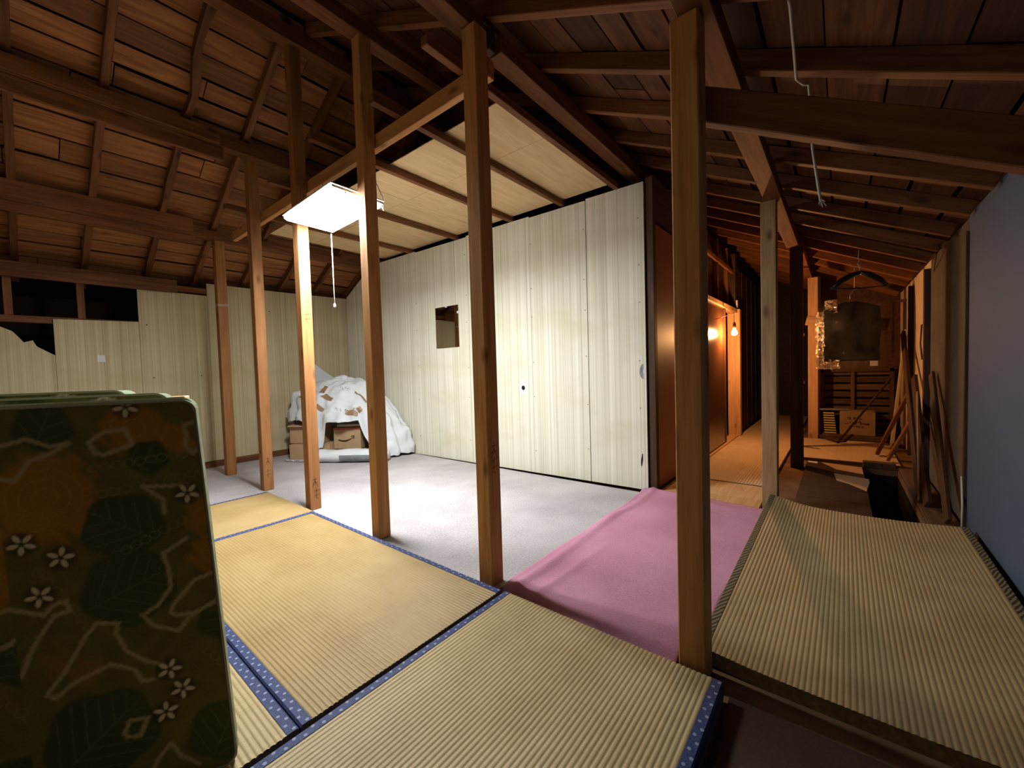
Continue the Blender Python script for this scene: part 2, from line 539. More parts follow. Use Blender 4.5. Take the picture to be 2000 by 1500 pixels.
def bent_slab(name, L, Wd, top, thick, mat, parent, world, zf=None, seg=1, ws=1, inset=0.0):
    v, f = [], []
    def idx(k, j, lay):
        return (k * (ws + 1) + j) * 2 + lay
    for k in range(seg + 1):
        for j in range(ws + 1):
            s, t = k / seg, j / ws
            b = zf(s, t) if zf else 0
            x, y = -L / 2 + L * s, -Wd / 2 + Wd * t
            v.append((x, y, top + b - inset))
            v.append((x, y, top + b - thick))
    for k in range(seg):
        for j in range(ws):
            f.append((idx(k, j, 0), idx(k + 1, j, 0), idx(k + 1, j + 1, 0), idx(k, j + 1, 0)))
            f.append((idx(k, j, 1), idx(k, j + 1, 1), idx(k + 1, j + 1, 1), idx(k + 1, j, 1)))
    for k in range(seg):
        f.append((idx(k, 0, 0), idx(k, 0, 1), idx(k + 1, 0, 1), idx(k + 1, 0, 0)))
        f.append((idx(k, ws, 0), idx(k + 1, ws, 0), idx(k + 1, ws, 1), idx(k, ws, 1)))
    for j in range(ws):
        f.append((idx(0, j, 0), idx(0, j + 1, 0), idx(0, j + 1, 1), idx(0, j, 1)))
        f.append((idx(seg, j, 0), idx(seg, j, 1), idx(seg, j + 1, 1), idx(seg, j + 1, 0)))
    return mesh_obj(name, v, f, mat, parent, world)

def make_tatami(label, cx, cy, L, Wd, rz, mat, z=0.03, thick=0.055, zf=None, seg=1, amp=0.0034, bmat='heri_blue', bw=0.03, group=None, wm=None):
    root = empty('tatami_mat', (cx, cy, z - thick))
    tag(root, label, 'tatami mat', group)
    w = wm or (Matrix.Translation((cx, cy, 0)) @ Matrix.Rotation(rz, 4, 'Z'))
    ws = 12 if zf else 1
    bent_slab('straw_core', L, Wd, z - 0.002, thick - 0.004, M['straw_core'], root, w, zf, seg, ws)
    ribbed('rush_cover', L, Wd - 2 * bw + 0.002, z - 0.0015, 0.004, M[mat], root, w,
           (lambda s, t: zf(s, bw / Wd + t * (1 - 2 * bw / Wd))) if zf else None, seg, amp=amp)
    for sgn in (-1, 1):
        # border strip folded over the long edge
        y0 = sgn * (Wd / 2 - bw / 2)
        tt = 0.5 + y0 / Wd
        lw = w @ Matrix.Translation((0, y0, 0))
        v, f = [], []
        prof = [(-sgn * bw / 2, 0.0), (-sgn * bw / 2, 0.0018), (sgn * (bw / 2 - 0.004), 0.0018), (sgn * (bw / 2 + 0.001), -0.003), (sgn * (bw / 2 + 0.001), -thick * 0.72)]
        for k in range(seg + 1):
            s = k / seg
            for (y, zz) in prof:
                b = zf(s, min(1, max(0, tt + y / Wd))) if zf else 0
                v.append((-L / 2 + L * s, y, z + b + zz))
        n = len(prof)
        for k in range(seg):
            for i in range(n - 1):
                a = k * n + i
                f.append((a, a + n, a + n + 1, a + 1) if sgn < 0 else (a, a + 1, a + n + 1, a + n))
        mesh_obj('border_strip', v, f, M[bmat], root, lw)
    return root

# A: beside the posts, long side along Y
make_tatami('yellowed tatami mat with blue borders along the row of posts', 0.8875, 2.018, 1.72, 0.855, math.pi / 2, 'tatami')
# C: to the left of it, mostly behind the mattresses
make_tatami('tatami mat running under the floral mattresses, next to the yellowed mat', 0.027, 2.018, 1.72, 0.855, math.pi / 2, 'tatami_pale')
# B: half mat beyond
make_tatami('small far tatami mat touching the grey carpet', 0.755, 3.325, 1.12, 0.86, 0, 'tatami', z=0.029)
# D: front mat, long side along X
make_tatami('large tatami mat with ribbed weave at the bottom of the view', 0.455, 0.707, 1.72, 0.866, 0, 'tatami_pale', z=0.031)

def ez(s, t):     # propped, warped mat: t=0 is the wall side (-Y), t=1 the pink cloth side
    lift = 0.048 * s
    lip = 0.03 * math.exp(-((1 - t) / 0.14) ** 2) * (0.3 + 0.7 * s)
    sag = -0.012 * math.sin(math.pi * t) * (0.5 + s)
    wl = 0.012 * math.exp(-(t / 0.2) ** 2) * (0.4 + 0.6 * math.sin(math.pi * s))
    return lift + lip + sag + wl
make_tatami('warped tatami mat with dark border leaning up beside the blue-grey wall', 2.33, -0.075, 1.76, 0.91, 0,
            'tatami_dim', z=0.022, thick=0.05, amp=0.0024, zf=ez, seg=30, bmat='heri_dark',
            wm=Matrix.Translation((2.32, -0.08, 0)) @ Matrix.Rotation(math.radians(-0.5), 4, 'Z'))

# straw mats in the corridor
def straw_mat(label, x0, x1, y0, y1, rz=0.0, pitch=0.018, along_x=True):
    root = empty('straw_mat', ((x0 + x1) / 2, (y0 + y1) / 2, -0.03))
    tag(root, label, 'straw mat')
    L, Wd = (x1 - x0, y1 - y0) if along_x else (y1 - y0, x1 - x0)
    w = Matrix.Translation(((x0 + x1) / 2, (y0 + y1) / 2, 0)) @ Matrix.Rotation(rz + (0 if along_x else math.pi / 2), 4, 'Z')
    bent_slab('mat_core', L, Wd, 0.0, 0.028, M['straw_core'], root, w)
    ribbed('woven_face', L, Wd, 0.001, 0.003, M['straw'], root, w, pitch=pitch, amp=0.0045 if pitch == 0.022 else 0.002)
    return root
straw_mat('ribbed straw mat on the corridor floor next to the wooden boards', 3.745, 5.37, 0.44, 1.075, along_x=True, pitch=0.022)
straw_mat('far straw mat on the corridor floor under the bare bulb', 5.38, 8.9, 0.44, 1.075, along_x=True, pitch=0.0151)
straw_mat('orange-lit straw mat in front of the cardboard box and slatted panel', 5.12, 6.42, -0.44, 0.36, along_x=True, pitch=0.012)

# ------------------------------------------------------------------ walls
def panel_outline(name, pts, thick, mat, parent, world):
    """flat sheet with a given outline in local XZ, thickness on local Y (towards -Y is the face)"""
    n = len(pts)
    v = [(x, 0, z) for x, z in pts] + [(x, thick, z) for x, z in pts]
    f = [tuple(range(n)), tuple(range(2 * n - 1, n - 1, -1))]
    for i in range(n):
        j = (i + 1) % n
        f.append((i, i + n, j + n, j))
    return mesh_obj(name, v, f, mat, parent, world)

# long papered wall on the far side of the carpet (faces the camera, -X side)
WB = Vector((3.165, 1.19, 0))
WE = Vector((3.06, 5.46, 0))
wdir = (WE - WB).normalized()
wlen = (WE - WB).length
ww = Matrix((Vector((-wdir.x, -wdir.y, 0)), Vector((wdir.y, -wdir.x, 0)), Vector((0, 0, 1)))).transposed().to_4x4()
ww.translation = WE      # local X runs from the far corner towards the corridor, local +Y goes into the wall
wall_far = structure(empty('wall_far', (3.165, 3.3, 0)))
cuts = [0.0, wlen - 2.75, wlen - 1.91, wlen - 1.09, wlen - 0.5, wlen]
for i in range(5):
    a, b = cuts[i] + (0.004 if i == 4 else 0.001), cuts[i + 1] - (0.004 if i == 3 else 0.001)
    if i == 0:
        pts = [(a, 0.0), (b, 0.0), (b, 2.43), (0.64, 2.43), (a, 2.08)]
    else:
        zt = 2.43 - 0.012 * (i % 2)
        pts = [(a, 0.0), (b, 0.0), (b, zt), (a, zt)]
    panel_outline('wallboard_panel', pts, 0.02, M['paper'], wall_far, ww)
# studs and plate behind the boards
for k in range(6):
    x = 0.08 + k * (wlen - 0.16) / 5
    p = ww @ Vector((x, 0.055, 0))
    beam('stud', p + Vector((0, 0, 0.0)), p + Vector((0, 0, 1.96 if k == 0 else 2.36)), 0.06, 0.06, M['darkwood'], wall_far, up=(1, 0, 0))
beam('top_plate', ww @ Vector((0.75, 0.055, 2.395)), ww @ Vector((wlen, 0.055, 2.395)), 0.06, 0.06, M['darkwood'], wall_far)
# nails and scars on the wallpaper
def wall_pt(Y, z, off=-0.002):
    return ww @ Vector((wlen - (Y - 1.19), off, z))
v, f = [], []
for Y in (1.24, 1.71, 2.27, 3.12, 3.95):
    for z in (0.25, 0.7, 1.05, 1.5, 1.8, 2.2):
        p = wall_pt(Y + random.uniform(-0.006, 0.006), z + random.uniform(-0.05, 0.05), -0.001)
        tube_geo([p, p + Vector((-0.003, 0, 0))], 0.0045, 6, v, f)
o = mesh_obj('nail_heads', v, f, M['bakelite'], wall_far)
o['kind'] = 'stuff'
# torn white patch; flat dark disc paints the shade inside the punched hole
pts = []
for k in range(18):
    a = 2 * math.pi * k / 18
    r = 0.062 + 0.03 * noise.noise(Vector((math.cos(a) * 2, math.sin(a) * 2, 4)))
    p = wall_pt(2.395 + r * math.cos(a) * 0.8, 0.825 + r * 1.15 * math.sin(a), -0.0015)
    pts.append(p)
tp = mesh_obj('torn_paper_patch', pts, [tuple(range(18))], M['sheet'], wall_far)
pts = [wall_pt(2.395 + 0.02 * math.cos(2 * math.pi * k / 14), 0.815 + 0.022 * math.sin(2 * math.pi * k / 14), -0.003) for k in range(14)]
mesh_obj('hole_shade_disc', pts, [tuple(range(14))], M['void'], tp)
pts = [wall_pt(1.21 + 0.035 * math.cos(a) * (1 if math.cos(a) > 0 else 0.2), 0.95 + 0.05 * math.sin(a), -0.002) for a in [2 * math.pi * k / 14 for k in range(14)]]
mesh_obj('broken_edge_patch', pts, [tuple(range(14))], M['plastic_white'], wall_far)
v, f = [], []
for k in range(5):
    r = 0.022 + 0.006 * k
    tube_geo([wall_pt(1.2 + r * math.cos(a) * 0.9, 0.95 + r * 1.4 * math.sin(a), -0.003) for a in [-1.2 + 2.4 * i / 7 for i in range(8)]], 0.0012, 4, v, f)
o = mesh_obj('scratch_marks', v, f, M['ink'], wall_far)
tube('scratch_marks', [wall_pt(1.232, 0.29, -0.003), wall_pt(1.238, 0.24, -0.003), wall_pt(1.243, 0.19, -0.003)], [0.002, 0.007, 0.002], M['ink'], wall_far, 5)

# mirror tile on the wallpaper
mr = empty('wall_mirror', wall_pt(3.425, 1.27, -0.004))
tag(mr, 'small unframed rectangular mirror on the striped wallpaper', 'mirror')
def wquad(name, y0, y1, z0, z1, off0, off1, mat, parent):
    p = [wall_pt(y0, z0, off0), wall_pt(y1, z0, off0), wall_pt(y1, z1, off0), wall_pt(y0, z1, off0)]
    q = [wall_pt(y0, z0, off1), wall_pt(y1, z0, off1), wall_pt(y1, z1, off1), wall_pt(y0, z1, off1)]
    return mesh_obj(name, p + q, [(0, 1, 2, 3), (7, 6, 5, 4), (0, 4, 5, 1), (1, 5, 6, 2), (2, 6, 7, 3), (3, 7, 4, 0)], mat, parent)
wquad('mirror_glass', 3.24, 3.608, 1.262, 1.722, -0.006, -0.001, M['mirror'], mr)
for (y, z) in ((3.245, 1.64), (3.43, 1.722)):
    wquad('mirror_clip', y - 0.012, y + 0.012, z - 0.012, z + 0.012, -0.011, -0.006, M['sheet'], mr)

# back wall with stepped papered boards (faces -Y)
BY = 5.48
wall_left = structure(empty('wall_left', (1.5, BY, 0)))
bw = Matrix.Translation((0, BY, 0))
G = 0.0015
panel_outline('wallboard_panel', [(1.42 + G, 0.02), (2.24 - G, 0.02), (2.24 - G, 2.055), (1.42 + G, 2.05)], 0.015, M['paper_old'], wall_left, bw)
panel_outline('wallboard_panel', [(2.24 + G, 0.02), (3.075, 0.02), (3.075, 2.07), (2.24 + G, 2.055)], 0.015, M['paper_old'], wall_left, bw)
panel_outline('wallboard_panel', [(0.84 + G, 0.02), (1.42 - G, 0.02), (1.42 - G, 1.915), (0.84 + G, 1.915)], 0.015, M['paper_old'], wall_left, bw)
panel_outline('wallboard_panel', [(0.267 + G, 0.02), (0.84 - G, 0.02), (0.84 - G, 1.585), (0.267 + G, 1.57)], 0.015, M['paper_old'], wall_left, bw)
panel_outline('wallboard_panel', [(-1.2, 0.02), (0.267 - G, 0.02), (0.267 - G, 1.245), (0.225, 1.275), (0.165, 1.32), (0.155, 1.34),
                                  (0.142, 1.375), (0.09, 1.355), (0.065, 1.40), (0.03, 1.45), (-0.06, 1.50), (-0.2, 1.56), (-1.2, 1.56)], 0.015, M['paper_old'], wall_left, bw)
beam('rail', (-1.2, BY + 0.04, 1.555), (1.4, BY + 0.04, 1.565), 0.045, 0.06, M['beam'], wall_left)
for x in (-0.9, -0.46, 0.02, 0.45, 0.9):
    beam('stud', (x, BY + 0.045, 1.59), (x, BY + 0.045, 1.95), 0.05, 0.045, M['beam'], wall_left, up=(0, 1, 0))
beam('top_plate', (-1.2, BY + 0.04, 1.965), (3.05, BY + 0.04, 1.965), 0.05, 0.06, M['beam'], wall_left)
pp = mesh_obj('paper_patch', [(0.53, BY - 0.001, 1.185), (0.585, BY - 0.001, 1.185), (0.582, BY - 0.001, 1.25), (0.532, BY - 0.001, 1.248)], [(0, 1, 2, 3)], M['sheet'], wall_left)
v, f = [], []
for (x, z) in ((0.93, 1.02), (1.33, 1.03), (0.9, 1.56), (2.05, 1.8)):
    tube_geo([(x, BY - 0.004, z), (x, BY, z)], 0.007, 6, v, f)
mesh_obj('nail_heads', v, f, M['pencil'], wall_left)['kind'] = 'stuff'
b = beam('baseboard_left', (0.2, BY - 0.012, 0.035), (2.25, BY - 0.012, 0.035), 0.02, 0.07, M['beam'])
structure(b)
# dark eaves space behind the broken wall
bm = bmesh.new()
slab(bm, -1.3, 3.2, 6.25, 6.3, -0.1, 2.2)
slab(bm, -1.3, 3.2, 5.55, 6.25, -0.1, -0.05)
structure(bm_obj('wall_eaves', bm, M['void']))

# corridor wall (faces -Y) with the sliding door
wall_cor = structure(empty('wall_corridor', (4.7, 1.13, 0)))
beam('corner_post', (3.215, 1.155, 0.0), (3.215, 1.155, 2.46), 0.06, 0.06, M['darkwood'], wall_cor, up=(1, 0, 0))
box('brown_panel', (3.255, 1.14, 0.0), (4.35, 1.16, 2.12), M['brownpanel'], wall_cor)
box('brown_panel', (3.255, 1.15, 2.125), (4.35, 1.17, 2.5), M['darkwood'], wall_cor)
for x in (4.36, 4.85, 5.35, 5.9):
    beam('stud', (x, 1.15, 1.72), (x, 1.15, 2.48), 0.05, 0.05, M['beam'], wall_cor, up=(1, 0, 0))
beam('rail', (4.36, 1.125, 2.22), (6.3, 1.125, 2.22), 0.03, 0.05, M['beam'], wall_cor)
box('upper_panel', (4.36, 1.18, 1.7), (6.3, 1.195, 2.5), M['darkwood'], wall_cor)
beam('door_track', (4.3, 1.12, 1.69), (6.3, 1.12, 1.69), 0.11, 0.05, M['orangewood'], wall_cor)
beam('door_sill', (4.3, 1.12, 0.005), (6.3, 1.12, 0.005), 0.11, 0.03, M['orangewood'], wall_cor)
box('inner_panel', (5.3, 1.24, 0.02), (6.2, 1.26, 1.7), M['orangewood'], wall_cor)
beam('door_post', (6.22, 1.115, 0.0), (6.22, 1.115, 1.715), 0.15, 0.1, M['orangewood'], wall_cor, up=(1, 0, 0))
beam('upper_post', (6.22, 1.14, 1.716), (6.22, 1.14, 2.46), 0.1, 0.1, M['darkwood'], wall_cor, up=(1, 0, 0))
for i in range(13):
    x0 = 6.3 + i * 0.2
    box('dark_plank', (x0 + 0.003, 1.1 + 0.006 * (i % 2), 0.0), (x0 + 0.197, 1.125 + 0.006 * (i % 2), 2.3), M['darkwood'], wall_cor)
door = structure(empty('door_1', (4.9, 1.105, 0.03)))
box('door_panel', (4.32, 1.09, 0.03), (5.53, 1.115, 1.66), M['doorpanel'], door, 0.003)
box('door_stile', (5.49, 1.082, 0.03), (5.535, 1.118, 1.66), M['doorpanel'], door, 0.003)
sw = box('junction_box', (6.2, 1.072, 1.74), (6.25, 1.088, 1.84), M['cream'], None, 0.003)
tag(sw, 'small cream junction box on the orange door post', 'junction box')

# right-hand wall: blue-grey board near the camera, beige boards further on
wall_right = structure(empty('wall_right', (1.0, -0.565, 0)))
for (x0, x1) in ((-1.25, 0.55), (0.553, 2.35), (2.353, 3.42)):
    box('grey_board', (x0, -0.585, -0.03), (x1, -0.567, 1.79), M['greywall'], wall_right, 0.002)
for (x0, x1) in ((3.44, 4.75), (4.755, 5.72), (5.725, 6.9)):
    box('beige_board', (x0, -0.6, -0.03), (x1, -0.58, 1.79), M['beigewall'] if x0 > 4 else M['shaded_beige'], wall_right, 0.002)  # nearest beige panel darkened to imitate shade
beam('batten', (4.78, -0.56, 0.0), (4.78, -0.56, 1.72), 0.05, 0.04, M['darkwood'], wall_right, up=(0, 1, 0))
beam('batten', (5.75, -0.56, 0.0), (5.75, -0.56, 1.72), 0.045, 0.04, M['darkwood'], wall_right, up=(0, 1, 0))
beam('batten', (3.43, -0.568, 0.0), (3.43, -0.568, 1.7), 0.03, 0.03, M['darkwood'], wall_right, up=(0, 1, 0))

# far end and the side behind the camera
e_ = structure(box('wall_end', (8.95, -0.62, -0.03), (8.99, 1.25, 2.6), M['blackwood']))
structure(box('wall_side', (6.95, 0.2, -0.03), (8.94, 0.23, 2.2), M['blackwood']))
e_ = structure(box('wall_end', (6.9, -0.62, -0.03), (6.94, 0.2, 2.4), M['darkwood']))
structure(box('wall_behind', (-1.3, -0.6, -0.08), (-1.26, 5.5, 3.55), M['beigewall']))
structure(box('wall_attic', (8.98, 1.25, -0.08), (9.02, 5.6, 3.55), M['void']))

# ------------------------------------------------------------------ roof
RIDGE_Y, RIDGE_Z = 3.04, 3.48
SR, SL = 0.482, 0.545
def zr(Y):     # underside of the rafters
    return RIDGE_Z - (SR * (RIDGE_Y - Y) if Y < RIDGE_Y else SL * (Y - RIDGE_Y))
RH = 0.085     # rafter depth
def deck(name, y0, y1, x0, x1, off):
    v = [(x0, y0, zr(y0) + off), (x1, y0, zr(y0) + off), (x1, y1, zr(y1) + off), (x0, y1, zr(y1) + off)]
    v += [(a, b, c + 0.03) for a, b, c in v]
    return structure(mesh_obj(name, v, [(0, 1, 2, 3), (7, 6, 5, 4), (0, 4, 5, 1), (1, 5, 6, 2), (2, 6, 7, 3), (3, 7, 4, 0)], M['black']))
CR = deck('ceiling_right', -0.72, RIDGE_Y, -1.35, 9.1, RH + 0.05)
CL = deck('ceiling_left', RIDGE_Y, 6.35, -1.35, 8.05, RH + 0.05)

def roof_boards(y_lo, y_hi, x_lo, x_hi, slope_sign, parent, seed):
    rnd = random.Random(seed)
    s = SR if slope_sign > 0 else SL
    cosv = 1 / math.sqrt(1 + s * s)
    y = y_lo
    while y < y_hi - 0.03:
        wy = rnd.uniform(0.12, 0.185)
        y2 = min(y + wy, y_hi)
        x = x_lo - rnd.uniform(0, 1.2)
        ym = (y + y2) / 2
        up = Vector((0, -s * slope_sign, 1)).normalized()
        while x < x_hi:
            x2 = min(x + rnd.uniform(1.7, 2.9), x_hi)
            xa = max(x, x_lo)
            if x2 - xa > 0.08:
                z = zr(ym) + RH + 0.008 + rnd.uniform(0.0, 0.007)
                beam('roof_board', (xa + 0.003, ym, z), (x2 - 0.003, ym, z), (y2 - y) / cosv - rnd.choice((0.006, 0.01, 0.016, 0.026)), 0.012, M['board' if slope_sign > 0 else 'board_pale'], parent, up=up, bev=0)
            x = x2
        y = y2
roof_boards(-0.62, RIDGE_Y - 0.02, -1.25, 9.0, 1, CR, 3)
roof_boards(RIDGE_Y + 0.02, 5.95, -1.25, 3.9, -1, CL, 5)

for x in (-0.8, -0.35, 0.1, 0.56, 1.01, 1.485, 1.915, 2.385, 2.85, 3.3, 3.78, 4.22, 4.66, 5.12, 5.57, 6.02, 6.47, 6.92, 7.35, 7.8, 8.25, 8.7):
    y0, y1 = -0.562, RIDGE_Y - 0.003
    p0 = Vector((x, y0, zr(y0) + RH / 2 + 0.002))
    p1 = Vector((x, y1, zr(y1) + RH / 2 + 0.002))
    beam('rafter', p0, p1, 0.046, RH / math.sqrt(1 + SR * SR), M['beam'], CR, up=(0, -SR, 1))
for x in (-0.8, -0.36, 0.075, 0.5, 0.95, 1.355, 1.82, 2.24, 2.66, 3.12, 3.57):
    y0, y1 = RIDGE_Y + 0.003, 5.9
    p0 = Vector((x, y0, zr(y0) + RH / 2 + 0.002))
    p1 = Vector((x, y1, zr(y1) + RH / 2 + 0.002))
    if x == 0.95:      # one rafter is a crooked, waney pole
        m_, L_ = frame(p0, p1, (0, SL, 1))
        v, f = [], []
        n_ = 24
        hh = RH / math.sqrt(1 + SL * SL)
        for k in range(n_ + 1):
            a_ = k / n_
            off = 0.028 * math.exp(-((a_ - 0.13) / 0.07) ** 2) - 0.02 * math.exp(-((a_ - 0.25) / 0.05) ** 2)
            wv = 0.023 + 0.005 * math.sin(a_ * 40)
            for (yy, zz) in ((-wv, -hh / 2), (wv, -hh / 2), (wv, hh / 2), (-wv, hh / 2)):
                v.append((-L_ / 2 + L_ * a_, yy + off, zz))
        for k in range(n_):
            for q in range(4):
                a_, b_ = k * 4 + q, k * 4 + (q + 1) % 4
                f.append((a_, a_ + 4, b_ + 4, b_))
        f += [(0, 1, 2, 3), (n_ * 4 + 3, n_ * 4 + 2, n_ * 4 + 1, n_ * 4)]
        mesh_obj('rafter', v, f, M['beam'], CL, m_)
        continue
    beam('rafter', p0, p1, 0.046, RH / math.sqrt(1 + SL * SL), M['beam'], CL, up=(0, SL, 1))

# purlins on the posts
PUR = 0.098
def purlin(Y, zb, x0, x1, label):
    h = min(zr(Y - 0.048), zr(Y + 0.048)) - zb - 0.001
    o = beam('purlin', (x0, Y, zb + h / 2), (x1, Y, zb + h / 2), 0.095, h, M['beam'])
    return tag(o, label, 'roof beam')
def ptop(Y):
    return zr(Y) - PUR + (0.0 if abs(Y - RIDGE_Y) > 0.2 else -0.02)
PY = dict(p1=4.87, p2=3.93, p3=3.04, p4=2.185, p5=1.315, p6=0.345)
PB = dict(p1=2.375, p2=2.868, p3=3.345, p4=2.955, p5=2.528, p6=2.07)
def zlow(Y):
    return min(zr(Y - 0.048), zr(Y + 0.048))
purlin(PY['p1'], PB['p1'], -1.25, 3.6, 'lowest roof beam on the left, resting on the post nearest the back wall')
purlin(PY['p2'], PB['p2'], -1.25, 3.6, 'roof beam on the left with two planks fixed along its side')
purlin(PY['p3'], PB['p3'], -1.25, 8.9, 'ridge beam at the peak of the roof')
purlin(PY['p4'], PB['p4'], -1.25, 8.9, 'roof beam on the post right beside the lit fluorescent lamp')
purlin(PY['p5'], PB['p5'], -1.25, 1.44, 'roof beam left of the wedge joint, over the post beside the pink cloth')
p = purlin(PY['p5'], PB['p5'], 1.56, 8.9, 'long roof beam running from the wedge joint to the papered wall end')
# scarf joint with wedge
bm = box_bm(0.12, 0.09, 0.03, 0, (1.5, PY['p5'], PB['p5'] + 0.083))
box_bm(0.05, 0.045, 0.125, 0.004, (1.5, PY['p5'] - 0.02, PB['p5'] + 0.035), bm)
o = bm_obj('joint_wedge', bm, M['darkwood'])
tag(o, 'dark wooden wedge locking the beam joint above the pink cloth post', 'wedge')
purlin(PY['p6'], PB['p6'], -1.25, 4.69, 'roof beam on the tall post at the corridor entrance')
purlin(PY['p6'] - 0.02, PB['p6'], 4.70, 8.9, 'far roof beam over the corridor above the orange-lit post')

# posts
def post(label, x, y, ztop, w=0.082, mat='post', z0=0.0, marks=None):
    root = empty('wooden_post', (x, y, z0))
    tag(root, label, 'post')
    beam('shaft', (x, y, z0), (x, y, ztop), w, w, M[mat], root, up=(1, 0, 0), bev=0.004)
    if marks:
        for face, u, z, strokes in marks:
            v, f = [], []
            for st in strokes:
                pts = []
                for (a, b) in st:
                    if face == '-y':
                        pts.append((x + u + a, y - w / 2 - 0.0006, z + b))
                    else:
                        pts.append((x - w / 2 - 0.0006, y - u - a, z + b))
                tube_geo(pts, 0.0014, 4, v, f)
            mesh_obj('ink_marks', v, f, M['pencil'], root)
    return root
KAN = [[(-0.015, 0.03), (0.015, 0.03)], [(0, 0.045), (0, -0.01)], [(-0.02, 0.0), (0.02, 0.005)], [(0, 0.02), (-0.02, -0.025)], [(0, 0.02), (0.02, -0.03)]]
KAN2 = [[(-0.018, 0.02), (0.018, 0.028)], [(-0.002, 0.04), (-0.006, -0.03), (0.01, -0.04)], [(-0.02, -0.012), (0.022, -0.005)]]
p1 = post('darker post standing closest to the back wall, wire wrapped round it', 1.385, 4.88, PB['p1'], 0.085, 'post_red')
v, f = [], []
for k in range(3):
    z = 1.72 + 0.008 * k
    w = 0.045
    tube_geo([(1.385 - w, 4.88 - w, z), (1.385 + w, 4.88 - w, z + 0.004), (1.385 + w, 4.88 + w, z), (1.385 - w, 4.88 + w, z + 0.004), (1.385 - w, 4.88 - w, z)], 0.0022, 5, v, f)
tube_geo([(1.43, 4.835, 1.72), (1.45, 4.82, 1.70), (1.455, 4.81, 1.66)], 0.002, 5, v, f)
mesh_obj('wire_wrap', v, f, M['wire'], p1)
post('post second from the back wall, far end of the small tatami mat', 1.385, 3.935, PB['p2'], 0.082, 'post_red', marks=[('-y', 0, 0.15, KAN2), ('-y', 0, 0.25, KAN)])
post('bright post behind the lit fluorescent lamp', 1.385, 3.065, PB['p3'], 0.08, 'post_red', marks=[('-y', 0, 0.2, KAN), ('-y', 0.01, 0.12, KAN2), ('-y', 0.0, 1.42, KAN2)])
post('post in front of the lit lamp, its right side in deep shadow', 1.385, 2.182, PB['p4'], 0.08)
post('post at the corner where tatami, grey carpet and pink cloth meet', 1.385, 1.28, PB['p5'], 0.082, marks=[('-y', 0.0, 0.62, KAN), ('-y', 0.0, 0.56, KAN2)])
post('large nearest post standing at the edge of the pink cloth', 1.385, 0.372, PB['p6'], 0.084, z0=-0.03)
post('weathered post at the far corner of the warped tatami mat', 3.27, 0.372, PB['p6'], 0.09, 'weathered', z0=-0.03)
post('dark unlit post behind the weathered post in the corridor', 4.75, 0.32, PB['p6'], 0.1, 'darkwood', z0=-0.03)
post('orange-lit post beside the hanging garment bag', 6.62, 0.27, PB['p6'], 0.105, 'orangewood', z0=-0.03)

# slender stud with pegs between the two corridor posts
sd = empty('pegged_stud', (5.72, 0.335, -0.03))
tag(sd, 'slim upright with short wooden pegs between the weathered and dark posts', 'stud')
beam('upright', (5.72, 0.395, 0.0), (5.72, 0.395, 2.0), 0.05, 0.05, M['oldwood'], sd, up=(1, 0, 0))
for z in (0.22, 0.76, 1.3):
    beam('peg', (5.68, 0.44, z), (5.62, 0.30, z - 0.01), 0.03, 0.03, M['oldwood'], sd)
b_ = beam('brace_board', (6.556, 0.34, 1.52), (6.556, -0.16, 1.40), 0.02, 0.12, M['orangewood'])
tag(b_, 'short slanted board nailed across the orange-lit post', 'board')

# tie beam along the post row and sloping tie at the near post
t_ = beam('tie_beam', (1.45, 4.62, 2.375), (1.45, 1.24, 2.375), 0.04, 0.085, M['post'])
tag(t_, 'horizontal tie beam running past the lamp along the row of posts', 'roof beam')
t_ = beam('tie_beam', (1.452, 0.42, 1.872), (1.452, -0.555, 1.338), 0.045, 0.1, M['beam'])
tag(t_, 'sloping tie beam from the nearest post down to the blue-grey wall', 'roof beam')

# planks fixed along the left roof beams
def lplank(y, z0, z1, x1, label, th=0.022):
    o = box('plank', (-1.2, y - th / 2, z0), (x1, y + th / 2, z1), M['beam'], None, 0.002)
    return tag(o, label, 'plank')
y2 = PY['p2'] - 0.0475
lplank(y2 - 0.013, PB['p2'] + 0.01, PB['p2'] + 0.105, 1.15, 'upper plank along the left roof beam, ending short of the post', 0.024)
b_ = beam('plank', (-1.2, y2 + 0.02, PB['p2'] - 0.055), (1.175, y2 + 0.02, PB['p2'] - 0.055), 0.028, 0.105, M['beam'])
tag(b_, 'lower plank hanging under the left roof beam', 'plank')
y1 = PY['p1'] - 0.0475
lplank(y1 - 0.013, PB['p1'] + 0.03, PB['p1'] + 0.15, 1.165, 'upper plank along the lowest left roof beam', 0.024)
b_ = beam('plank', (-1.2, y1 + 0.02, PB['p1'] - 0.04), (1.19, y1 + 0.02, PB['p1'] - 0.04), 0.028, 0.075, M['beam'])
tag(b_, 'lower plank under the lowest left roof beam', 'plank')
lplank(5.43, 1.905, 2.035, 1.15, 'plank across the top of the broken back wall', 0.03)

# plywood ceiling over the carpet
cp = structure(empty('ceiling_plywood', (2.4, 3.0, 2.42)))
for i, yj in enumerate((1.41, 1.915, 2.49, 3.26, 4.03)):
    beam('joist', (1.2 + 0.06 * (i % 2), yj, 2.4415), (3.16, yj, 2.4535), 0.042, 0.045, M['beam'], cp)
for (x0, x1) in ((1.77, 2.228), (2.232, 3.14)):
    for (yy0, yy1) in ((1.435, 2.91), (2.914, 4.6)):
        box('plywood_sheet', (x0, yy0, 2.4795), (x1, yy1, 2.485), M['ply'], cp)

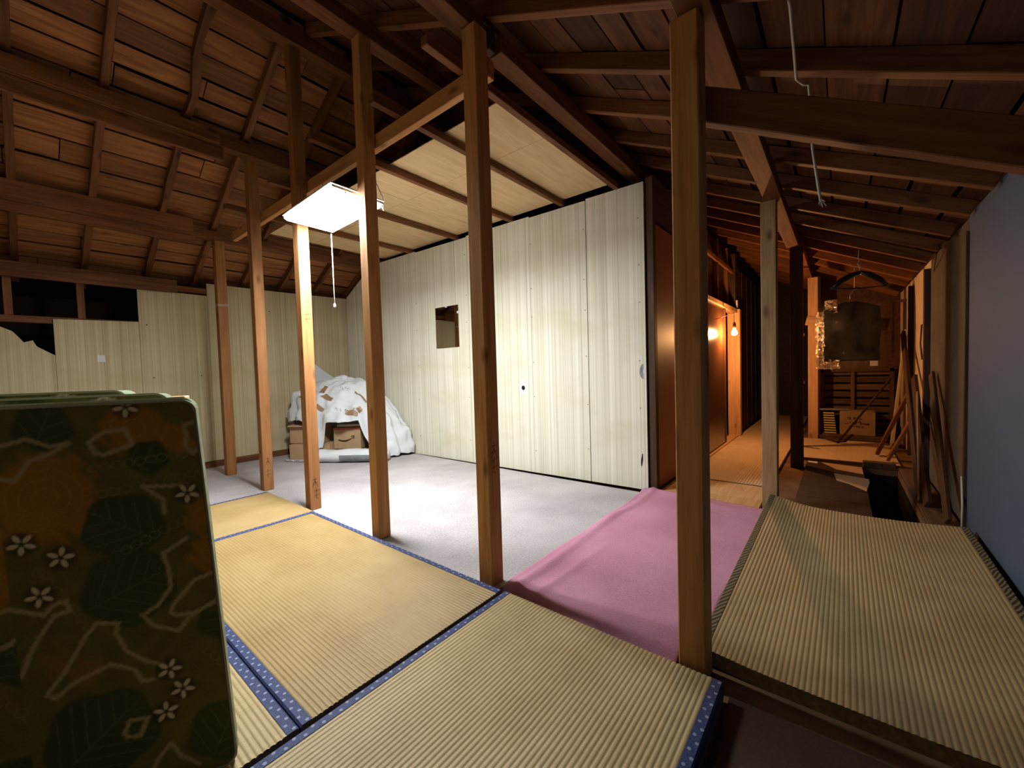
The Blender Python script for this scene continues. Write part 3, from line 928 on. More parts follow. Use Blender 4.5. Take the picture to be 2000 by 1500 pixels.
# ------------------------------------------------------------------ fluorescent lamp
lamp = empty('ceiling_lamp', (1.38, 2.59, 2.08))
tag(lamp, 'square fluorescent lamp glowing white under the tie beam, pull cord below', 'lamp')
NL, NR = Vector((1.194, 2.25, 2.09)), Vector((1.55, 2.25, 2.086))
FL, FR = Vector((1.205, 2.93, 2.08)), Vector((1.56, 2.93, 2.076))
def quadbox(name, a, b, c, d, dz0, dz1, ins0, ins1, mat, parent):
    ctr = (a + b + c + d) / 4
    lo = [p + (ctr - p) * ins0 + Vector((0, 0, dz0)) for p in (a, b, c, d)]
    hi = [p + (ctr - p) * ins1 + Vector((0, 0, dz1)) for p in (a, b, c, d)]
    bm = bmesh.new()
    vs = [bm.verts.new(p) for p in lo + hi]
    for q in ((0, 1, 2, 3), (7, 6, 5, 4), (0, 4, 5, 1), (1, 5, 6, 2), (2, 6, 7, 3), (3, 7, 4, 0)):
        bm.faces.new([vs[i] for i in q])
    bmesh.ops.bevel(bm, geom=list(bm.edges), offset=0.006, segments=2, affect='EDGES')
    return bm_obj(name, bm, mat, parent)
df = quadbox('diffuser', NL, NR, FR, FL, -0.034, 0.0, 0.07, 0.04, M['diffuser_rim'], lamp)
quadbox('lit_panel', NL, NR, FR, FL, -0.048, -0.035, 0.2, 0.17, M['diffuser'], df)
for (a_, b_, n_) in ((NL, NR, -1), (FR, FL, 1)):
    cc = (NL + NR + FR + FL) / 4
    pa, pb = a_ + (cc - a_) * 0.02, b_ + (cc - b_) * 0.02
    beam('end_cap', pa.lerp(pb, 0.02) + Vector((0, 0.002 * n_, -0.009)), pa.lerp(pb, 0.98) + Vector((0, 0.002 * n_, -0.009)), 0.008, 0.016, M['metal'], lamp)
quadbox('housing', NL, NR, FR, FL, 0.001, 0.03, -0.02, 0.12, M['metal'], lamp)
quadbox('mounting_plate', NL, NR, FR, FL, 0.031, 0.045, 0.2, 0.2, M['beam'], lamp)
for q in (NL + (NR - NL) * 0.28, NL + (NR - NL) * 0.66):
    p = q + Vector((0.0, 0.025, -0.018))
    tube('clip', [p + Vector((0, 0.0, 0.01)), p + Vector((0, -0.012, -0.004))], 0.007, M['metal'], lamp)
for (x, y) in ((1.44, 2.36), (1.44, 2.82)):
    z = 2.085
    tube('hanger_hook', [(x, y, z + 0.045), (x + 0.004, y, z + 0.13), (x, y, 2.34)], 0.004, M['steel'], lamp, 6)
cord = tube('pull_cord', [(1.53, 2.90, 2.03), (1.531, 2.90, 1.8), (1.532, 2.901, 1.52)], 0.0035, M['cord'], lamp, 6)
lathe('cord_knob', [(0.003, 0.03), (0.008, 0.022), (0.009, 0.004), (0.004, 0.0)], M['cord'], cord, Matrix.Translation((1.532, 2.901, 1.495)), 10)
tube('power_cable', [(1.53, 2.3, 2.115), (1.58, 2.31, 2.06), (1.59, 2.33, 2.15), (1.5, 2.36, 2.36)], 0.003, M['cord'], lamp, 6)

# ------------------------------------------------------------------ bare bulb in the corridor
BX, BYY, BZ = 5.3, 0.95, 1.345
bl = empty('hanging_bulb', (BX, BYY, BZ))
tag(bl, 'bare glowing bulb hanging from a cord by the sliding door', 'light bulb')
lathe('glass_bulb', [(0.008, 0.05), (0.014, 0.035), (0.025, 0.018), (0.031, 0.0), (0.028, -0.014), (0.018, -0.026), (0.004, -0.031)], M['bulb'], bl, Matrix.Translation((BX, BYY, BZ)), 20)
lathe('socket', [(0.016, 0.045), (0.019, 0.06), (0.017, 0.1), (0.008, 0.12), (0.004, 0.13)], M['bakelite'], bl, Matrix.Translation((BX, BYY, BZ)), 16)
tube('cord', [(BX, BYY, BZ + 0.128), (BX, BYY + 0.003, BZ + 0.24), (BX - 0.02, 1.06, BZ + 0.32), (BX - 0.02, 1.06, BZ + 0.36)], 0.0035, M['bakelite'], bl, 6)
tube('cord', [(BX, BYY, BZ + 0.23), (BX - 0.15, 1.0, BZ + 0.19), (BX - 0.45, 1.06, BZ + 0.13)], 0.0025, M['bakelite'], bl, 6)

# ------------------------------------------------------------------ floral mattresses
TR = Vector((0.2814, 1.2368, 0.947))
BR = Vector((0.3145, 1.1793, 0.03))
ME = Vector((-0.8792, 0.4764, 0)).normalized()
MN = Vector((0.4764, 0.8792, 0)).normalized()
DWN = (BR - TR) / 0.918

def floral_colors(U, V):
    """printed pattern: U metres leftwards from the right edge, V metres down from the top"""
    U = np.where(U > 0.36, 0.36 - np.abs((U - 0.36) % 0.72 - 0.36) * 0.999 + 0.0, U)
    GAIN = 1.45
    base = np.zeros(U.shape + (3,))
    n = (np.sin(U * 61 + np.sin(V * 37) * 2) * np.sin(V * 53 + np.sin(U * 29) * 2) + 1) / 2
    base[:] = np.array((0.088, 0.074, 0.02))
    base += n[..., None] * np.array((0.025, 0.022, 0.006))
    def blend(mask, col):
        for i in range(3):
            base[..., i] = base[..., i] * (1 - mask) + col[i] * mask
    def soft(d, w):
        return np.clip(0.5 - d / w, 0, 1)
    wob = 0.008 * np.sin(U * 90) * np.cos(V * 80) + 0.005 * np.sin(U * 170 + V * 140)
    for (u, v, r, rr) in ((0.285, 0.20, 0.085, 1.2), (0.12, 0.06, 0.06, 0.9), (0.05, 0.09, 0.045, 0.8), (0.005, 0.285, 0.04, 1.2), (0.0, 0.38, 0.045, 0.9), (0.31, 0.25, 0.05, 0.8), (0.3, 0.56, 0.025, 1.2), (0.255, 0.6, 0.03, 1.2)):
        d = np.sqrt((U - u) ** 2 + ((V - v) / rr) ** 2) - r + wob
        k = 1.0 if v < 0.45 else 0.4
        blend(soft(d, 0.02) * 0.9 * k, (0.25, 0.115, 0.017))
        ring = np.abs(np.sin(np.sqrt((U - u) ** 2 + (V - v) ** 2) * 150)) < 0.15
        blend(soft(d + 0.01, 0.02) * ring * 0.35 * k, (0.42, 0.19, 0.03))
    for (u, v, r, a0) in ((0.158, 0.285, 0.075, 2.5), (0.163, 0.43, 0.085, 0.4), (0.275, 0.045, 0.05, 1.2), (-0.01, 0.545, 0.055, 2.2), (0.015, 0.82, 0.075, 1.1), (0.24, 0.75, 0.10, 0.7), (0.1, 0.13, 0.04, 0.2)):
        dx, dy = U - u, V - v
        d = np.sqrt(dx ** 2 + dy ** 2) - r * (1 + 0.06 * np.sin(np.arctan2(dy, dx) * 5))
        blend(soft(d, 0.008), (0.042, 0.052, 0.017))
        ca, sa = math.cos(a0), math.sin(a0)
        lx, ly = dx * ca + dy * sa, -dx * sa + dy * ca
        vein = np.minimum(np.abs(ly), np.abs(((lx + np.abs(ly) * 0.9 + 0.3) % 0.032) - 0.016) * 0.8)
        blend(soft(d + 0.008, 0.006) * soft(vein - 0.0012, 0.0012) * 0.45, (0.13, 0.13, 0.05))
    # chains of little scalloped rings
    for (u0, v0, u1, v1, cnt) in ((0.20, 0.145, -0.01, 0.125, 11), (0.19, 0.205, 0.0, 0.175, 10), (0.16, 0.34, 0.05, 0.29, 7), (0.03, 0.62, -0.04, 0.72, 7), (0.31, 0.36, 0.24, 0.5, 7)):
        for k in range(cnt):
            a = k / (cnt - 1)
            d = np.abs(np.sqrt((U - u0 - (u1 - u0) * a) ** 2 + (V - v0 - (v1 - v0) * a) ** 2) - 0.009)
            blend(soft(d - 0.001, 0.0018) * 0.5, (0.2, 0.17, 0.08))
    lines = [[(0.341,0.08),(0.301,0.068),(0.261,0.088),(0.231,0.083),(0.261,0.103),(0.295,0.116),(0.32,0.157),(0.343,0.149)],
      [(0.197,0.086),(0.174,0.065),(0.132,0.06),(0.12,0.097),(0.171,0.116),(0.186,0.111),(0.197,0.086)],
      [(0.021,0.06),(-0.005,0.051),(-0.015,0.069)],[(0.021,0.06),(0.017,0.085),(0.02,0.11),(0.005,0.13),(-0.008,0.115)],
      [(0.104,0.198),(0.046,0.204),(0.021,0.203),(0.002,0.238)],[(0.104,0.198),(0.067,0.234),(0.066,0.265)],
      [(-0.028,0.427),(0.014,0.439),(0.057,0.489),(0.062,0.506),(0.048,0.516),(0.017,0.518),(-0.025,0.503)],
      [(0.041,0.344),(0.026,0.334),(0.072,0.362),(0.063,0.401),(0.06,0.445),(0.086,0.482),(0.115,0.498),(0.097,0.527),(0.049,0.553),(0.028,0.527),(-0.036,0.493)],
      [(0.353,0.439),(0.337,0.428),(0.306,0.443),(0.282,0.455),(0.268,0.436),(0.247,0.432),(0.24,0.455),(0.265,0.459),(0.291,0.498),(0.309,0.537),(0.322,0.577),(0.334,0.563),(0.34,0.517),(0.351,0.492)],
      [(0.283,0.629),(0.271,0.641),(0.237,0.616),(0.174,0.595),(0.134,0.62),(0.121,0.651),(0.102,0.654)],
      [(0.283,0.629),(0.253,0.588),(0.216,0.519),(0.197,0.495),(0.16,0.505),(0.164,0.527),(0.146,0.574),(0.11,0.609),(0.081,0.624)],
      [(0.157,0.761),(0.147,0.735),(0.114,0.74),(0.13,0.777),(0.153,0.771),(0.157,0.761)],
      [(0.109,0.863),(0.099,0.843),(0.073,0.816),(0.055,0.854),(0.021,0.887)]]
    dmin = np.full(U.shape, 9.0)
    for ln in lines:
        for (a, b) in zip(ln[:-1], ln[1:]):
            ax, ay = a[0] + 0.061 * a[1], a[1]
            bx_, by_ = b[0] + 0.061 * b[1], b[1]
            L2 = (bx_ - ax) ** 2 + (by_ - ay) ** 2 + 1e-9
            t = np.clip(((U - ax) * (bx_ - ax) + (V - ay) * (by_ - ay)) / L2, 0, 1)
            dmin = np.minimum(dmin, np.hypot(U - ax - t * (bx_ - ax), V - ay - t * (by_ - ay)))
    dmin = dmin + 0.0016 * np.sin(U * 420 + 2 * np.sin(V * 90)) * np.sin(V * 390)
    blend(soft(dmin - 0.0042, 0.006) * 0.9, (0.30, 0.235, 0.125))
    for (u, v, a0) in ((0.313, 0.294, 0.2), (0.252, 0.335, 0.7), (0.288, 0.412, 0.1), (0.07, 0.639, 0.5), (0.046, 0.693, 0.3), (0.08, 0.738, 0.9), (0.13, 0.009, 0.2), (0.36, 0.85, 0.2), (0.02, 0.225, 0.2)):
        u = u + 0.061 * v
        dx, dy = U - u, V - v
        rr = np.hypot(dx, dy)
        blend(soft(rr - 0.026, 0.012) * 0.8, (0.035, 0.025, 0.012))
        for k in range(5):
            an = a0 + k * 2 * math.pi / 5
            px, py = 0.0145 * math.cos(an), 0.0145 * math.sin(an)
            lx = (dx - px) * math.cos(an) + (dy - py) * math.sin(an)
            ly = -(dx - px) * math.sin(an) + (dy - py) * math.cos(an)
            d = np.sqrt((lx / 0.0095) ** 2 + (ly / 0.0048) ** 2) - 1
            blend(soft(d, 0.4), (0.46, 0.39, 0.27))
    return np.clip(base * GAIN, 0, 0.8)

def vcol_mat(name):
    t = NT(name, 0.9, 0.1)
    at = t.n('ShaderNodeAttribute', attribute_name='print')
    nz = t.noise(t.coords('Object'), 260, 2)
    c = t.mix(0.25, at.outputs['Color'], t.ramp(nz, [(0.3, (0.3, 0.3, 0.3)), (0.7, (1, 1, 1))]), 'MULTIPLY')
    t.bump(nz, 0.4, 0.002)
    return t.col(c)
M['floral'] = vcol_mat('floral_print_plush')
M['gusset'] = plain('pale_green_plush', (0.38, 0.44, 0.28), 0.95, 0.1, var=0.2, scale=50)
M['piping'] = plain('cream_piping', (0.36, 0.34, 0.23), 0.9, 0.1)

def mattress(label, n0, n1, e0, dz, wid, printed):
    org = TR + MN * n0 + ME * e0 + Vector((0, 0, dz))
    hgt = (org.z - 0.034) / 0.9989
    root = empty('floor_mattress', org + DWN * hgt + ME * wid / 2)
    tag(root, label, 'mattress', 'stacked floral mattresses')
    def P(u, v, w):
        return org + ME * u + DWN * v + MN * w
    th = n1 - n0
    R = 0.028
    def outline(ins):
        pts = []
        for (cu, cv, a0) in ((R, R, math.pi), (wid - R, R, 1.5 * math.pi), (wid - R, hgt - R, 0), (R, hgt - R, 0.5 * math.pi)):
            for k in range(6):
                a = a0 + k / 5 * math.pi / 2
                pts.append((cu + (R - ins) * math.cos(a), cv + (R - ins) * math.sin(a)))
        return pts
    v, f = [], []
    rings = [(0.006, 0.0), (0.0, 0.006), (0.0, th / 2), (0.0, th - 0.006), (0.006, th)]
    for ins, w in rings:
        for (u, vv) in outline(ins):
            v.append(P(u, vv, w))
    n = 24
    for i in range(len(rings) - 1):
        for k in range(n):
            a, b = i * n + k, i * n + (k + 1) % n
            f.append((a, b, b + n, a + n))
    f.append(tuple(range(n))[::-1])
    f.append(tuple((len(rings) - 1) * n + k for k in range(n)))
    mesh_obj('body', v, f, M['gusset'], root)
    st = 0.0026 if printed else 0.01
    nu, nv = int(wid / st), int(hgt / st)
    us, vs = np.linspace(0.003, wid - 0.003, nu), np.linspace(0.003, hgt - 0.003, nv)
    U, V = np.meshgrid(us, vs, indexing='ij')
    # round the corners of the cover
    puff = -0.004 * (np.sin(np.pi * np.clip(U / wid, 0, 1)) * np.sin(np.pi * np.clip(V / hgt, 0, 1))) ** 0.5 - 0.0015
    du = np.maximum(R - np.minimum(U, wid - U), 0)
    dv = np.maximum(R - np.minimum(V, hgt - V), 0)
    rr = np.hypot(du, dv)
    sc = np.where(rr > R - 0.003, (R - 0.003) / np.maximum(rr, 1e-6), 1)
    U2 = np.where(U < wid / 2, np.where(du > 0, R - du * sc, U), np.where(du > 0, wid - R + du * sc, U))
    V2 = np.where(V < hgt / 2, np.where(dv > 0, R - dv * sc, V), np.where(dv > 0, hgt - R + dv * sc, V))
    e, d, m_ = np.array(ME), np.array(DWN), np.array(MN)
    pos = np.array(org) + U2[..., None] * e + V2[..., None] * d + puff[..., None] * m_
    me = bpy.data.meshes.new('printed_cover')
    idx = np.arange(nu * nv).reshape(nu, nv)
    faces = np.stack([idx[:-1, :-1], idx[1:, :-1], idx[1:, 1:], idx[:-1, 1:]], -1).reshape(-1, 4)
    me.from_pydata(pos.reshape(-1, 3).tolist(), [], faces.tolist())
    att = me.color_attributes.new('print', 'FLOAT_COLOR', 'POINT')
    colr = np.ones((nu * nv, 4), dtype=np.float32)
    colr[:, :3] = floral_colors(U, V).reshape(-1, 3)
    att.data.foreach_set('color', colr.ravel())
    me.polygons.foreach_set('use_smooth', [True] * len(me.polygons))
    me.materials.append(M['floral'])
    link(bpy.data.objects.new('printed_cover', me), None, root)
    o2 = outline(0.0005)
    tube('piping', [P(u, vv, 0.002) for u, vv in o2 + o2[:1]], 0.0035, M['piping'], root, 6)
    return root
mattress('front floral mattress with orange flowers and dark leaves, filling the lower left', 0.0, 0.03, 0.0, 0.0, 0.78, True)
mattress('floral mattress directly behind the front one, thin green edge showing at its right', 0.036, 0.076, 0.012, 0.005, 0.78, False)
mattress('third floral mattress of the stack, its top edge set further left', 0.15, 0.21, 0.1, 0.015, 0.7, False)
mattress('rearmost floral mattress of the stack, its pale top highest', 0.24, 0.32, 0.22, 0.025, 0.7, False)
# low wooden stand behind the mattresses
std = empty('wooden_stand', (0.1, 2.0, 0.03))
tag(std, 'plain wooden stand whose top rail shows behind the mattress stack', 'stand')
A_, B_ = Vector((0.44, 2.02, 0.92)), Vector((-0.42, 2.36, 0.92))
beam('top_rail', A_, B_, 0.09, 0.025, M['orangewood'], std)
dd = (B_ - A_).normalized()
for q in (A_ + dd * 0.05, B_ - dd * 0.05):
    beam('leg', Vector((q.x, q.y, 0.034)), Vector((q.x, q.y, 0.907)), 0.04, 0.04, M['post'], std, up=(1, 0, 0))
beam('stretcher', Vector(((A_ + dd * 0.05).x, (A_ + dd * 0.05).y, 0.3)), Vector(((B_ - dd * 0.05).x, (B_ - dd * 0.05).y, 0.3)), 0.02, 0.05, M['post'], std)

# ------------------------------------------------------------------ heap in the far corner
LAT = Vector((0.57, -0.82, 0)).normalized()       # across the view
DEP = Vector((0.82, 0.57, 0)).normalized()        # away from the camera

def carton(label, corner, wid, dep, z0, z1, mat='cardboard', open_flaps=False, group=None, rot=0.0):
    """box whose front lower-left corner is given; wid along LAT, dep along DEP"""
    la = Matrix.Rotation(rot, 3, 'Z') @ LAT
    de = Matrix.Rotation(rot, 3, 'Z') @ DEP
    c = Vector(corner)
    root = empty('cardboard_box', (c.x + la.x * wid / 2 + de.x * dep / 2, c.y + la.y * wid / 2 + de.y * dep / 2, z0))
    tag(root, label, 'box', group)
    m = Matrix((la, de, Vector((0, 0, 1)))).transposed().to_4x4()
    m.translation = Vector((c.x, c.y, 0)) + la * wid / 2 + de * dep / 2 + Vector((0, 0, (z0 + z1) / 2))
    bm_obj('body', box_bm(wid, dep, z1 - z0, 0.003), M[mat], root, m)
    for sgn in (-1, 1):
        fm = m @ Matrix.Translation((0, sgn * dep * 0.252, (z1 - z0) / 2 + 0.002))
        if open_flaps:
            fm = m @ Matrix.Translation((0, sgn * dep * 0.5, (z1 - z0) / 2)) @ Matrix.Rotation(sgn * math.radians(-16), 4, 'X') @ Matrix.Translation((0, sgn * dep * 0.17, 0.002))
            bm_obj('flap', box_bm(wid * 0.98, dep * 0.34, 0.004), M['cardboard'], root, fm)
        else:
            bm_obj('flap', box_bm(wid * 0.985, dep * 0.49, 0.004), M['cardboard'], root, fm)
    return root, m

bxa, ma = carton('low cardboard box at the left of the sheet-covered heap', (2.06, 5.12), 0.5, 0.22, 0.0, 0.17)
bxb, mb = carton('open cardboard box with flaps at the left side of the heap', (2.10, 5.19), 0.42, 0.18, 0.178, 0.40, open_flaps=True)
# parcel box with arrow smile and red tape
bxc, mc = carton('brown parcel box with a curved arrow logo and red tape', (2.418, 4.745), 0.335, 0.30, 0.10, 0.352)
hz = 0.126
red = bm_obj('red_tape', box_bm(0.339, 0.304, 0.02, 0.0), M['red'], bxc, mc @ Matrix.Translation((0, 0, hz - 0.010)))
v, f = [], []
arc = []
for k in range(13):
    a = k / 12
    arc.append(mc @ Vector((-0.11 + 0.19 * a, -0.1515, -0.005 - 0.038 * math.sin(math.pi * (0.08 + 0.84 * a)) + 0.03 * a)))
tube_geo(arc, [0.003 + 0.006 * math.sin(math.pi * min(1, k / 12 + 0.1)) for k in range(13)], 6, v, f)
tube_geo([mc @ Vector((0.05, -0.1515, 0.024)), mc @ Vector((0.088, -0.1515, 0.034)), mc @ Vector((0.082, -0.1515, -0.004))], 0.005, 6, v, f)
mesh_obj('arrow_logo', v, f, M['ink'], bxc)
bk = bm_obj('paper_bundle', box_bm(0.31, 0.22, 0.03, 0.004), M['cream'], None, mc @ Matrix.Translation((0.0, 0.02, hz + 0.022)))
tag(bk, 'cream bundle of paper on top of the parcel box', 'paper')
# board under the parcel
bd = beam('plank', (2.56, 4.80, 0.07), (2.80, 4.46, 0.07), 0.16, 0.04, M['card_dark'])
tag(bd, 'flattened brown carton under the parcel box', 'cardboard')

# rolled white plastic with grey cloth inside
rl = empty('rolled_bedding', (2.4, 4.35, 0.0))
tag(rl, 'white plastic-wrapped roll with grey cloth lying on the carpet before the heap', 'roll')
q0, q1 = Vector((2.13, 4.72, 0.085)), Vector((2.66, 3.98, 0.085))
v, f = [], []
npt, nr = 26, 22
for i in range(npt):
    a = i / (npt - 1)
    p = q0.lerp(q1, a)
    for k in range(nr):
        an = 2 * math.pi * k / nr
        r = 0.075 + 0.012 * noise.noise(Vector((a * 7, math.cos(an) * 1.4, math.sin(an) * 1.4)))
        r *= 0.55 + 0.45 * min(1, 8 * min(a, 1 - a) + 0.15)
        pz_ = max(0.004, p.z - 0.012 + math.sin(an) * r * 0.95)
        v.append((p.x + DEP.x * math.cos(an) * r * 1.25, p.y + DEP.y * math.cos(an) * r * 1.25, pz_))
for i in range(npt - 1):
    for k in range(nr):
        a_, b_ = i * nr + k, i * nr + (k + 1) % nr
        f.append((a_, b_, b_ + nr, a_ + nr))
f.append(tuple(range(nr))[::-1]); f.append(tuple((npt - 1) * nr + k for k in range(nr)))
mesh_obj('wrapping', v, f, M['plastic_white'], rl, smooth=True)
v, f = [], []
cnt = 0
for i in range(10):
    a = 0.42 + 0.4 * i / 9
    p = q0.lerp(q1, a)
    for k in range(6):
        an = math.pi * (0.92 + 0.30 * k / 5)
        r = 0.088
        v.append((p.x + DEP.x * math.cos(an) * r * 1.25, p.y + DEP.y * math.cos(an) * r * 1.25, max(0.006, p.z - 0.01 + math.sin(an) * r * 0.9)))
for i in range(9):
    for k in range(5):
        a_ = i * 6 + k
        f.append((a_, a_ + 6, a_ + 7, a_ + 1))
mesh_obj('grey_cloth', v, f, M['grey_cloth'], rl, smooth=True)

# white sheet draped over the pile
SC = Vector((2.66, 4.80, 0))
def sheet_pt(th, rho):
    """rho 0..1 dome, 1..2 skirt; th measured from LAT towards DEP"""
    ca, sa = math.cos(th), math.sin(th)
    a, b = 0.66, 0.36
    right = max(0.0, ca)
    front = max(0.0, -sa)
    top = 0.93 + 0.03 * math.sin(th * 2 + 1) - 0.10 * max(0, ca) ** 2 * min(rho, 1) ** 2 * 2
    if rho <= 1:
        r = rho
        z = top - (0.20 + 0.12 * right) * r ** 2.2
    else:
        k = rho - 1
        r = 1 + 0.22 * math.sin(k * math.pi / 2) * (0.45 + 0.85 * right)
        z1 = top - (0.20 + 0.12 * right)
        hem = 0.41 + 0.03 * front
        wr = min(1, max(0, (ca - 0.38) / 0.22))
        hem = hem * (1 - wr) + 0.012 * wr
        dth = (math.degrees(th) + 360) % 360 - 253
        hem -= 0.27 * math.exp(-(dth / 8) ** 4)
        hem += 0.03 * math.sin(th * 5 + 1) * (1 - wr)
        z = z1 + (hem - z1) * k
    fold = (0.018 * math.sin(th * 13 + 2 * math.sin(th * 3)) + 0.012 * math.sin(th * 29)) * max(0, rho - 0.35)
    x = SC + LAT * ((a * r + fold) * ca) + DEP * ((b * r + fold * 0.7) * sa)
    nz = noise.noise(Vector((x.x * 5, x.y * 5, z * 4))) * 0.045 + noise.noise(Vector((x.x * 13, x.y * 13, z * 9))) * 0.026 + noise.noise(Vector((x.x * 30, x.y * 30, z * 18))) * 0.010
    p = Vector((x.x, x.y, max(0.01, z + nz)))
    p += (LAT * ca + DEP * sa) * (nz * 0.9 if rho > 0.9 else 0)
    wx = 3.165 - (p.y - 1.19) * 0.0246 - 0.022
    p.x = min(p.x, wx)
    p.y = min(p.y, BY - 0.015)
    return p
NT_, NR_ = 150, 60
v, f = [sheet_pt(0, 0)], []
for j in range(1, NR_ + 1):
    for i in range(NT_):
        v.append(sheet_pt(2 * math.pi * i / NT_, 2.0 * j / NR_))
for i in range(NT_):
    f.append((0, 1 + i, 1 + (i + 1) % NT_))
for j in range(NR_ - 1):
    for i in range(NT_):
        a_, b_ = 1 + j * NT_ + i, 1 + j * NT_ + (i + 1) % NT_
        f.append((a_, a_ + NT_, b_ + NT_, b_))
shr = empty('draped_sheet', (SC.x, SC.y, 0.0))
tag(shr, 'white sheet patched with brown tape, draped over boxes in the far corner', 'sheet')
mesh_obj('sheet', v, f, M['sheet'], shr, smooth=True)
# strips of brown tape, each following the cloth
def patch(name, th0, rho0, du, dv, ang, mat, off=0.004):
    c0 = sheet_pt(th0, rho0)
    ta = (sheet_pt(th0 + 0.03, rho0) - c0)
    tb = (sheet_pt(th0, rho0 + 0.03) - c0)
    la, lb = ta.length / 0.03, tb.length / 0.03
    v, f = [], []
    nn = 5
    for i in range(nn):
        for j in range(3):
            u = du * (i / (nn - 1) - 0.5)
            w = dv * (j / 2 - 0.5)
            uu, ww_ = u * math.cos(ang) - w * math.sin(ang), u * math.sin(ang) + w * math.cos(ang)
            p = sheet_pt(th0 + uu / la, rho0 + ww_ / lb)
            nrm = ta.cross(tb).normalized()
            if nrm.z < -0.1 or nrm.dot(-DEP) < -0.3:
                nrm = -nrm
            v.append(p + nrm * off)
    for i in range(nn - 1):
        for j in range(2):
            a_ = i * 3 + j
            f.append((a_, a_ + 3, a_ + 4, a_ + 1))
    return mesh_obj(name, v, f, mat, shr, smooth=True)
F_ = -math.pi / 2     # towards the camera
for (th, rh, du, dv, an) in ((F_ - 0.35, 0.75, 0.10, 0.05, 1.3), (F_ - 0.15, 0.95, 0.11, 0.05, 0.4), (F_ - 0.6, 1.0, 0.12, 0.045, 0.05), (F_ - 0.25, 1.2, 0.08, 0.05, 0.6),
                             (F_ + 0.45, 1.15, 0.1, 0.045, -0.9), (F_ + 0.3, 1.45, 0.12, 0.05, 0.15), (F_ - 0.4, 1.42, 0.12, 0.04, 0.4), (F_ + 0.55, 0.75, 0.11, 0.03, 0.5)):
    patch('packing_tape', th, rh, du * 1.25, dv * 1.2, an, M['tape'], 0.009)
for (th, rh) in ((F_ - 0.6, 0.78), (F_ + 0.05, 0.62), (F_ + 0.2, 1.28), (F_ + 0.05, 1.3)):
    for k in range(4):
        patch('ink_marks', th + 0.07 * k, rh + 0.03 * math.sin(k * 2.1), 0.03, 0.005, 0.3 + k * 0.9, M['pencil'], 0.003)
# raised corner of the sheet against the wall
cv = [(2.35, BY - 0.012, 0.62), (2.42, BY - 0.02, 1.12), (2.52, BY - 0.03, 1.19), (2.66, BY - 0.05, 1.06), (2.84, BY - 0.06, 0.93), (2.9, BY - 0.05, 0.7)]
mesh_obj('raised_corner', cv + [(a, b + 0.01, c) for a, b, c in cv], [(0, 1, 2, 3, 4, 5), (11, 10, 9, 8, 7, 6)] + [(i, i + 6, (i + 1) % 6 + 6, (i + 1) % 6) for i in range(6)], M['sheet'], shr)
# frill of cloth on the carpet at the left of the heap
fr = cloth_grid('cloth_scrap', 1.97, 2.1, 4.98, 5.05, 24, 8, lambda a, b, x, y: 0.012 + 0.02 * abs(math.sin(a * 11)) * (1 - b * 0.5) + 0.01 * noise.noise(Vector((x * 30, y * 30, 0))), M['sheet'], lambda a, b, x, y: (x, y - 0.3 * a))
tag(fr, 'crumpled scrap of white cloth on the carpet left of the heap', 'cloth')

# ------------------------------------------------------------------ hanging things in the corridor
# old cable over a rafter
cb = empty('old_cable', (1.93, 0.1, 1.6))
tag(cb, 'frayed pale cable dangling from a rafter at the upper right', 'cable')
tube('cable', [(1.56, 0.122, 2.11), (1.60, 0.122, 2.118), (1.75, 0.124, 2.085), (1.88, 0.125, 2.04), (1.905, 0.105, 2.025), (1.93, 0.09, 2.03), (1.945, 0.085, 1.95), (1.945, 0.08, 1.80), (1.94, 0.066, 1.68), (1.94, 0.056, 1.60)], 0.0045, M['wire'], cb, 8)
v, f = [], []
for k in range(5):
    a = k * 1.3
    tube_geo([(1.94, 0.056, 1.605), (1.94 + 0.012 * math.cos(a), 0.05 + 0.012 * math.sin(a), 1.575 + 0.012 * (k % 2))], 0.0012, 4, v, f)
mesh_obj('frayed_end', v, f, M['steel'], cb)

# thin wire hanging beside the papered wall end
wr_ = tube('thin_wire', [(3.28, 1.25, 2.56), (3.281, 1.25, 2.48), (3.28, 1.25, 2.40)], 0.003, M['steel'], None, 5)
tag(wr_, 'thin wire hanging above the end of the papered wall', 'wire')

# empty black hanger
hg = empty('coat_hanger', (4.64, -0.13, 1.66))
tag(hg, 'empty black plastic coat hanger hanging from the rafters', 'coat hanger')
hc = Vector((4.64, -0.135, 1.745))
tube('hook', [hc + Vector(q) for q in ((0, 0, 0), (0, 0, 0.05), (0, 0.016, 0.075), (0, 0.004, 0.098), (0, -0.016, 0.088))], 0.003, M['steel'], hg, 8)
for sg in (-1, 1):
    tube('shoulder', [hc, hc + Vector((-sg * 0.03, sg * 0.06, -0.024)), hc + Vector((-sg * 0.07, sg * 0.13, -0.07)), hc + Vector((-sg * 0.1, sg * 0.19, -0.125))], [0.016, 0.026, 0.024, 0.014], M['blackplastic'], hg, 10)
tube('bar', [hc + Vector((-0.1, 0.188, -0.128)), hc + Vector((0, 0, -0.138)), hc + Vector((0.1, -0.188, -0.128))], 0.006, M['blackplastic'], hg, 8)
s_ = tube('hanging_string', [(4.64, -0.128, 1.842), (4.645, -0.125, 1.88), (4.655, -0.13, zr(-0.13) + 0.01)], 0.003, M['wire'], hg, 6)

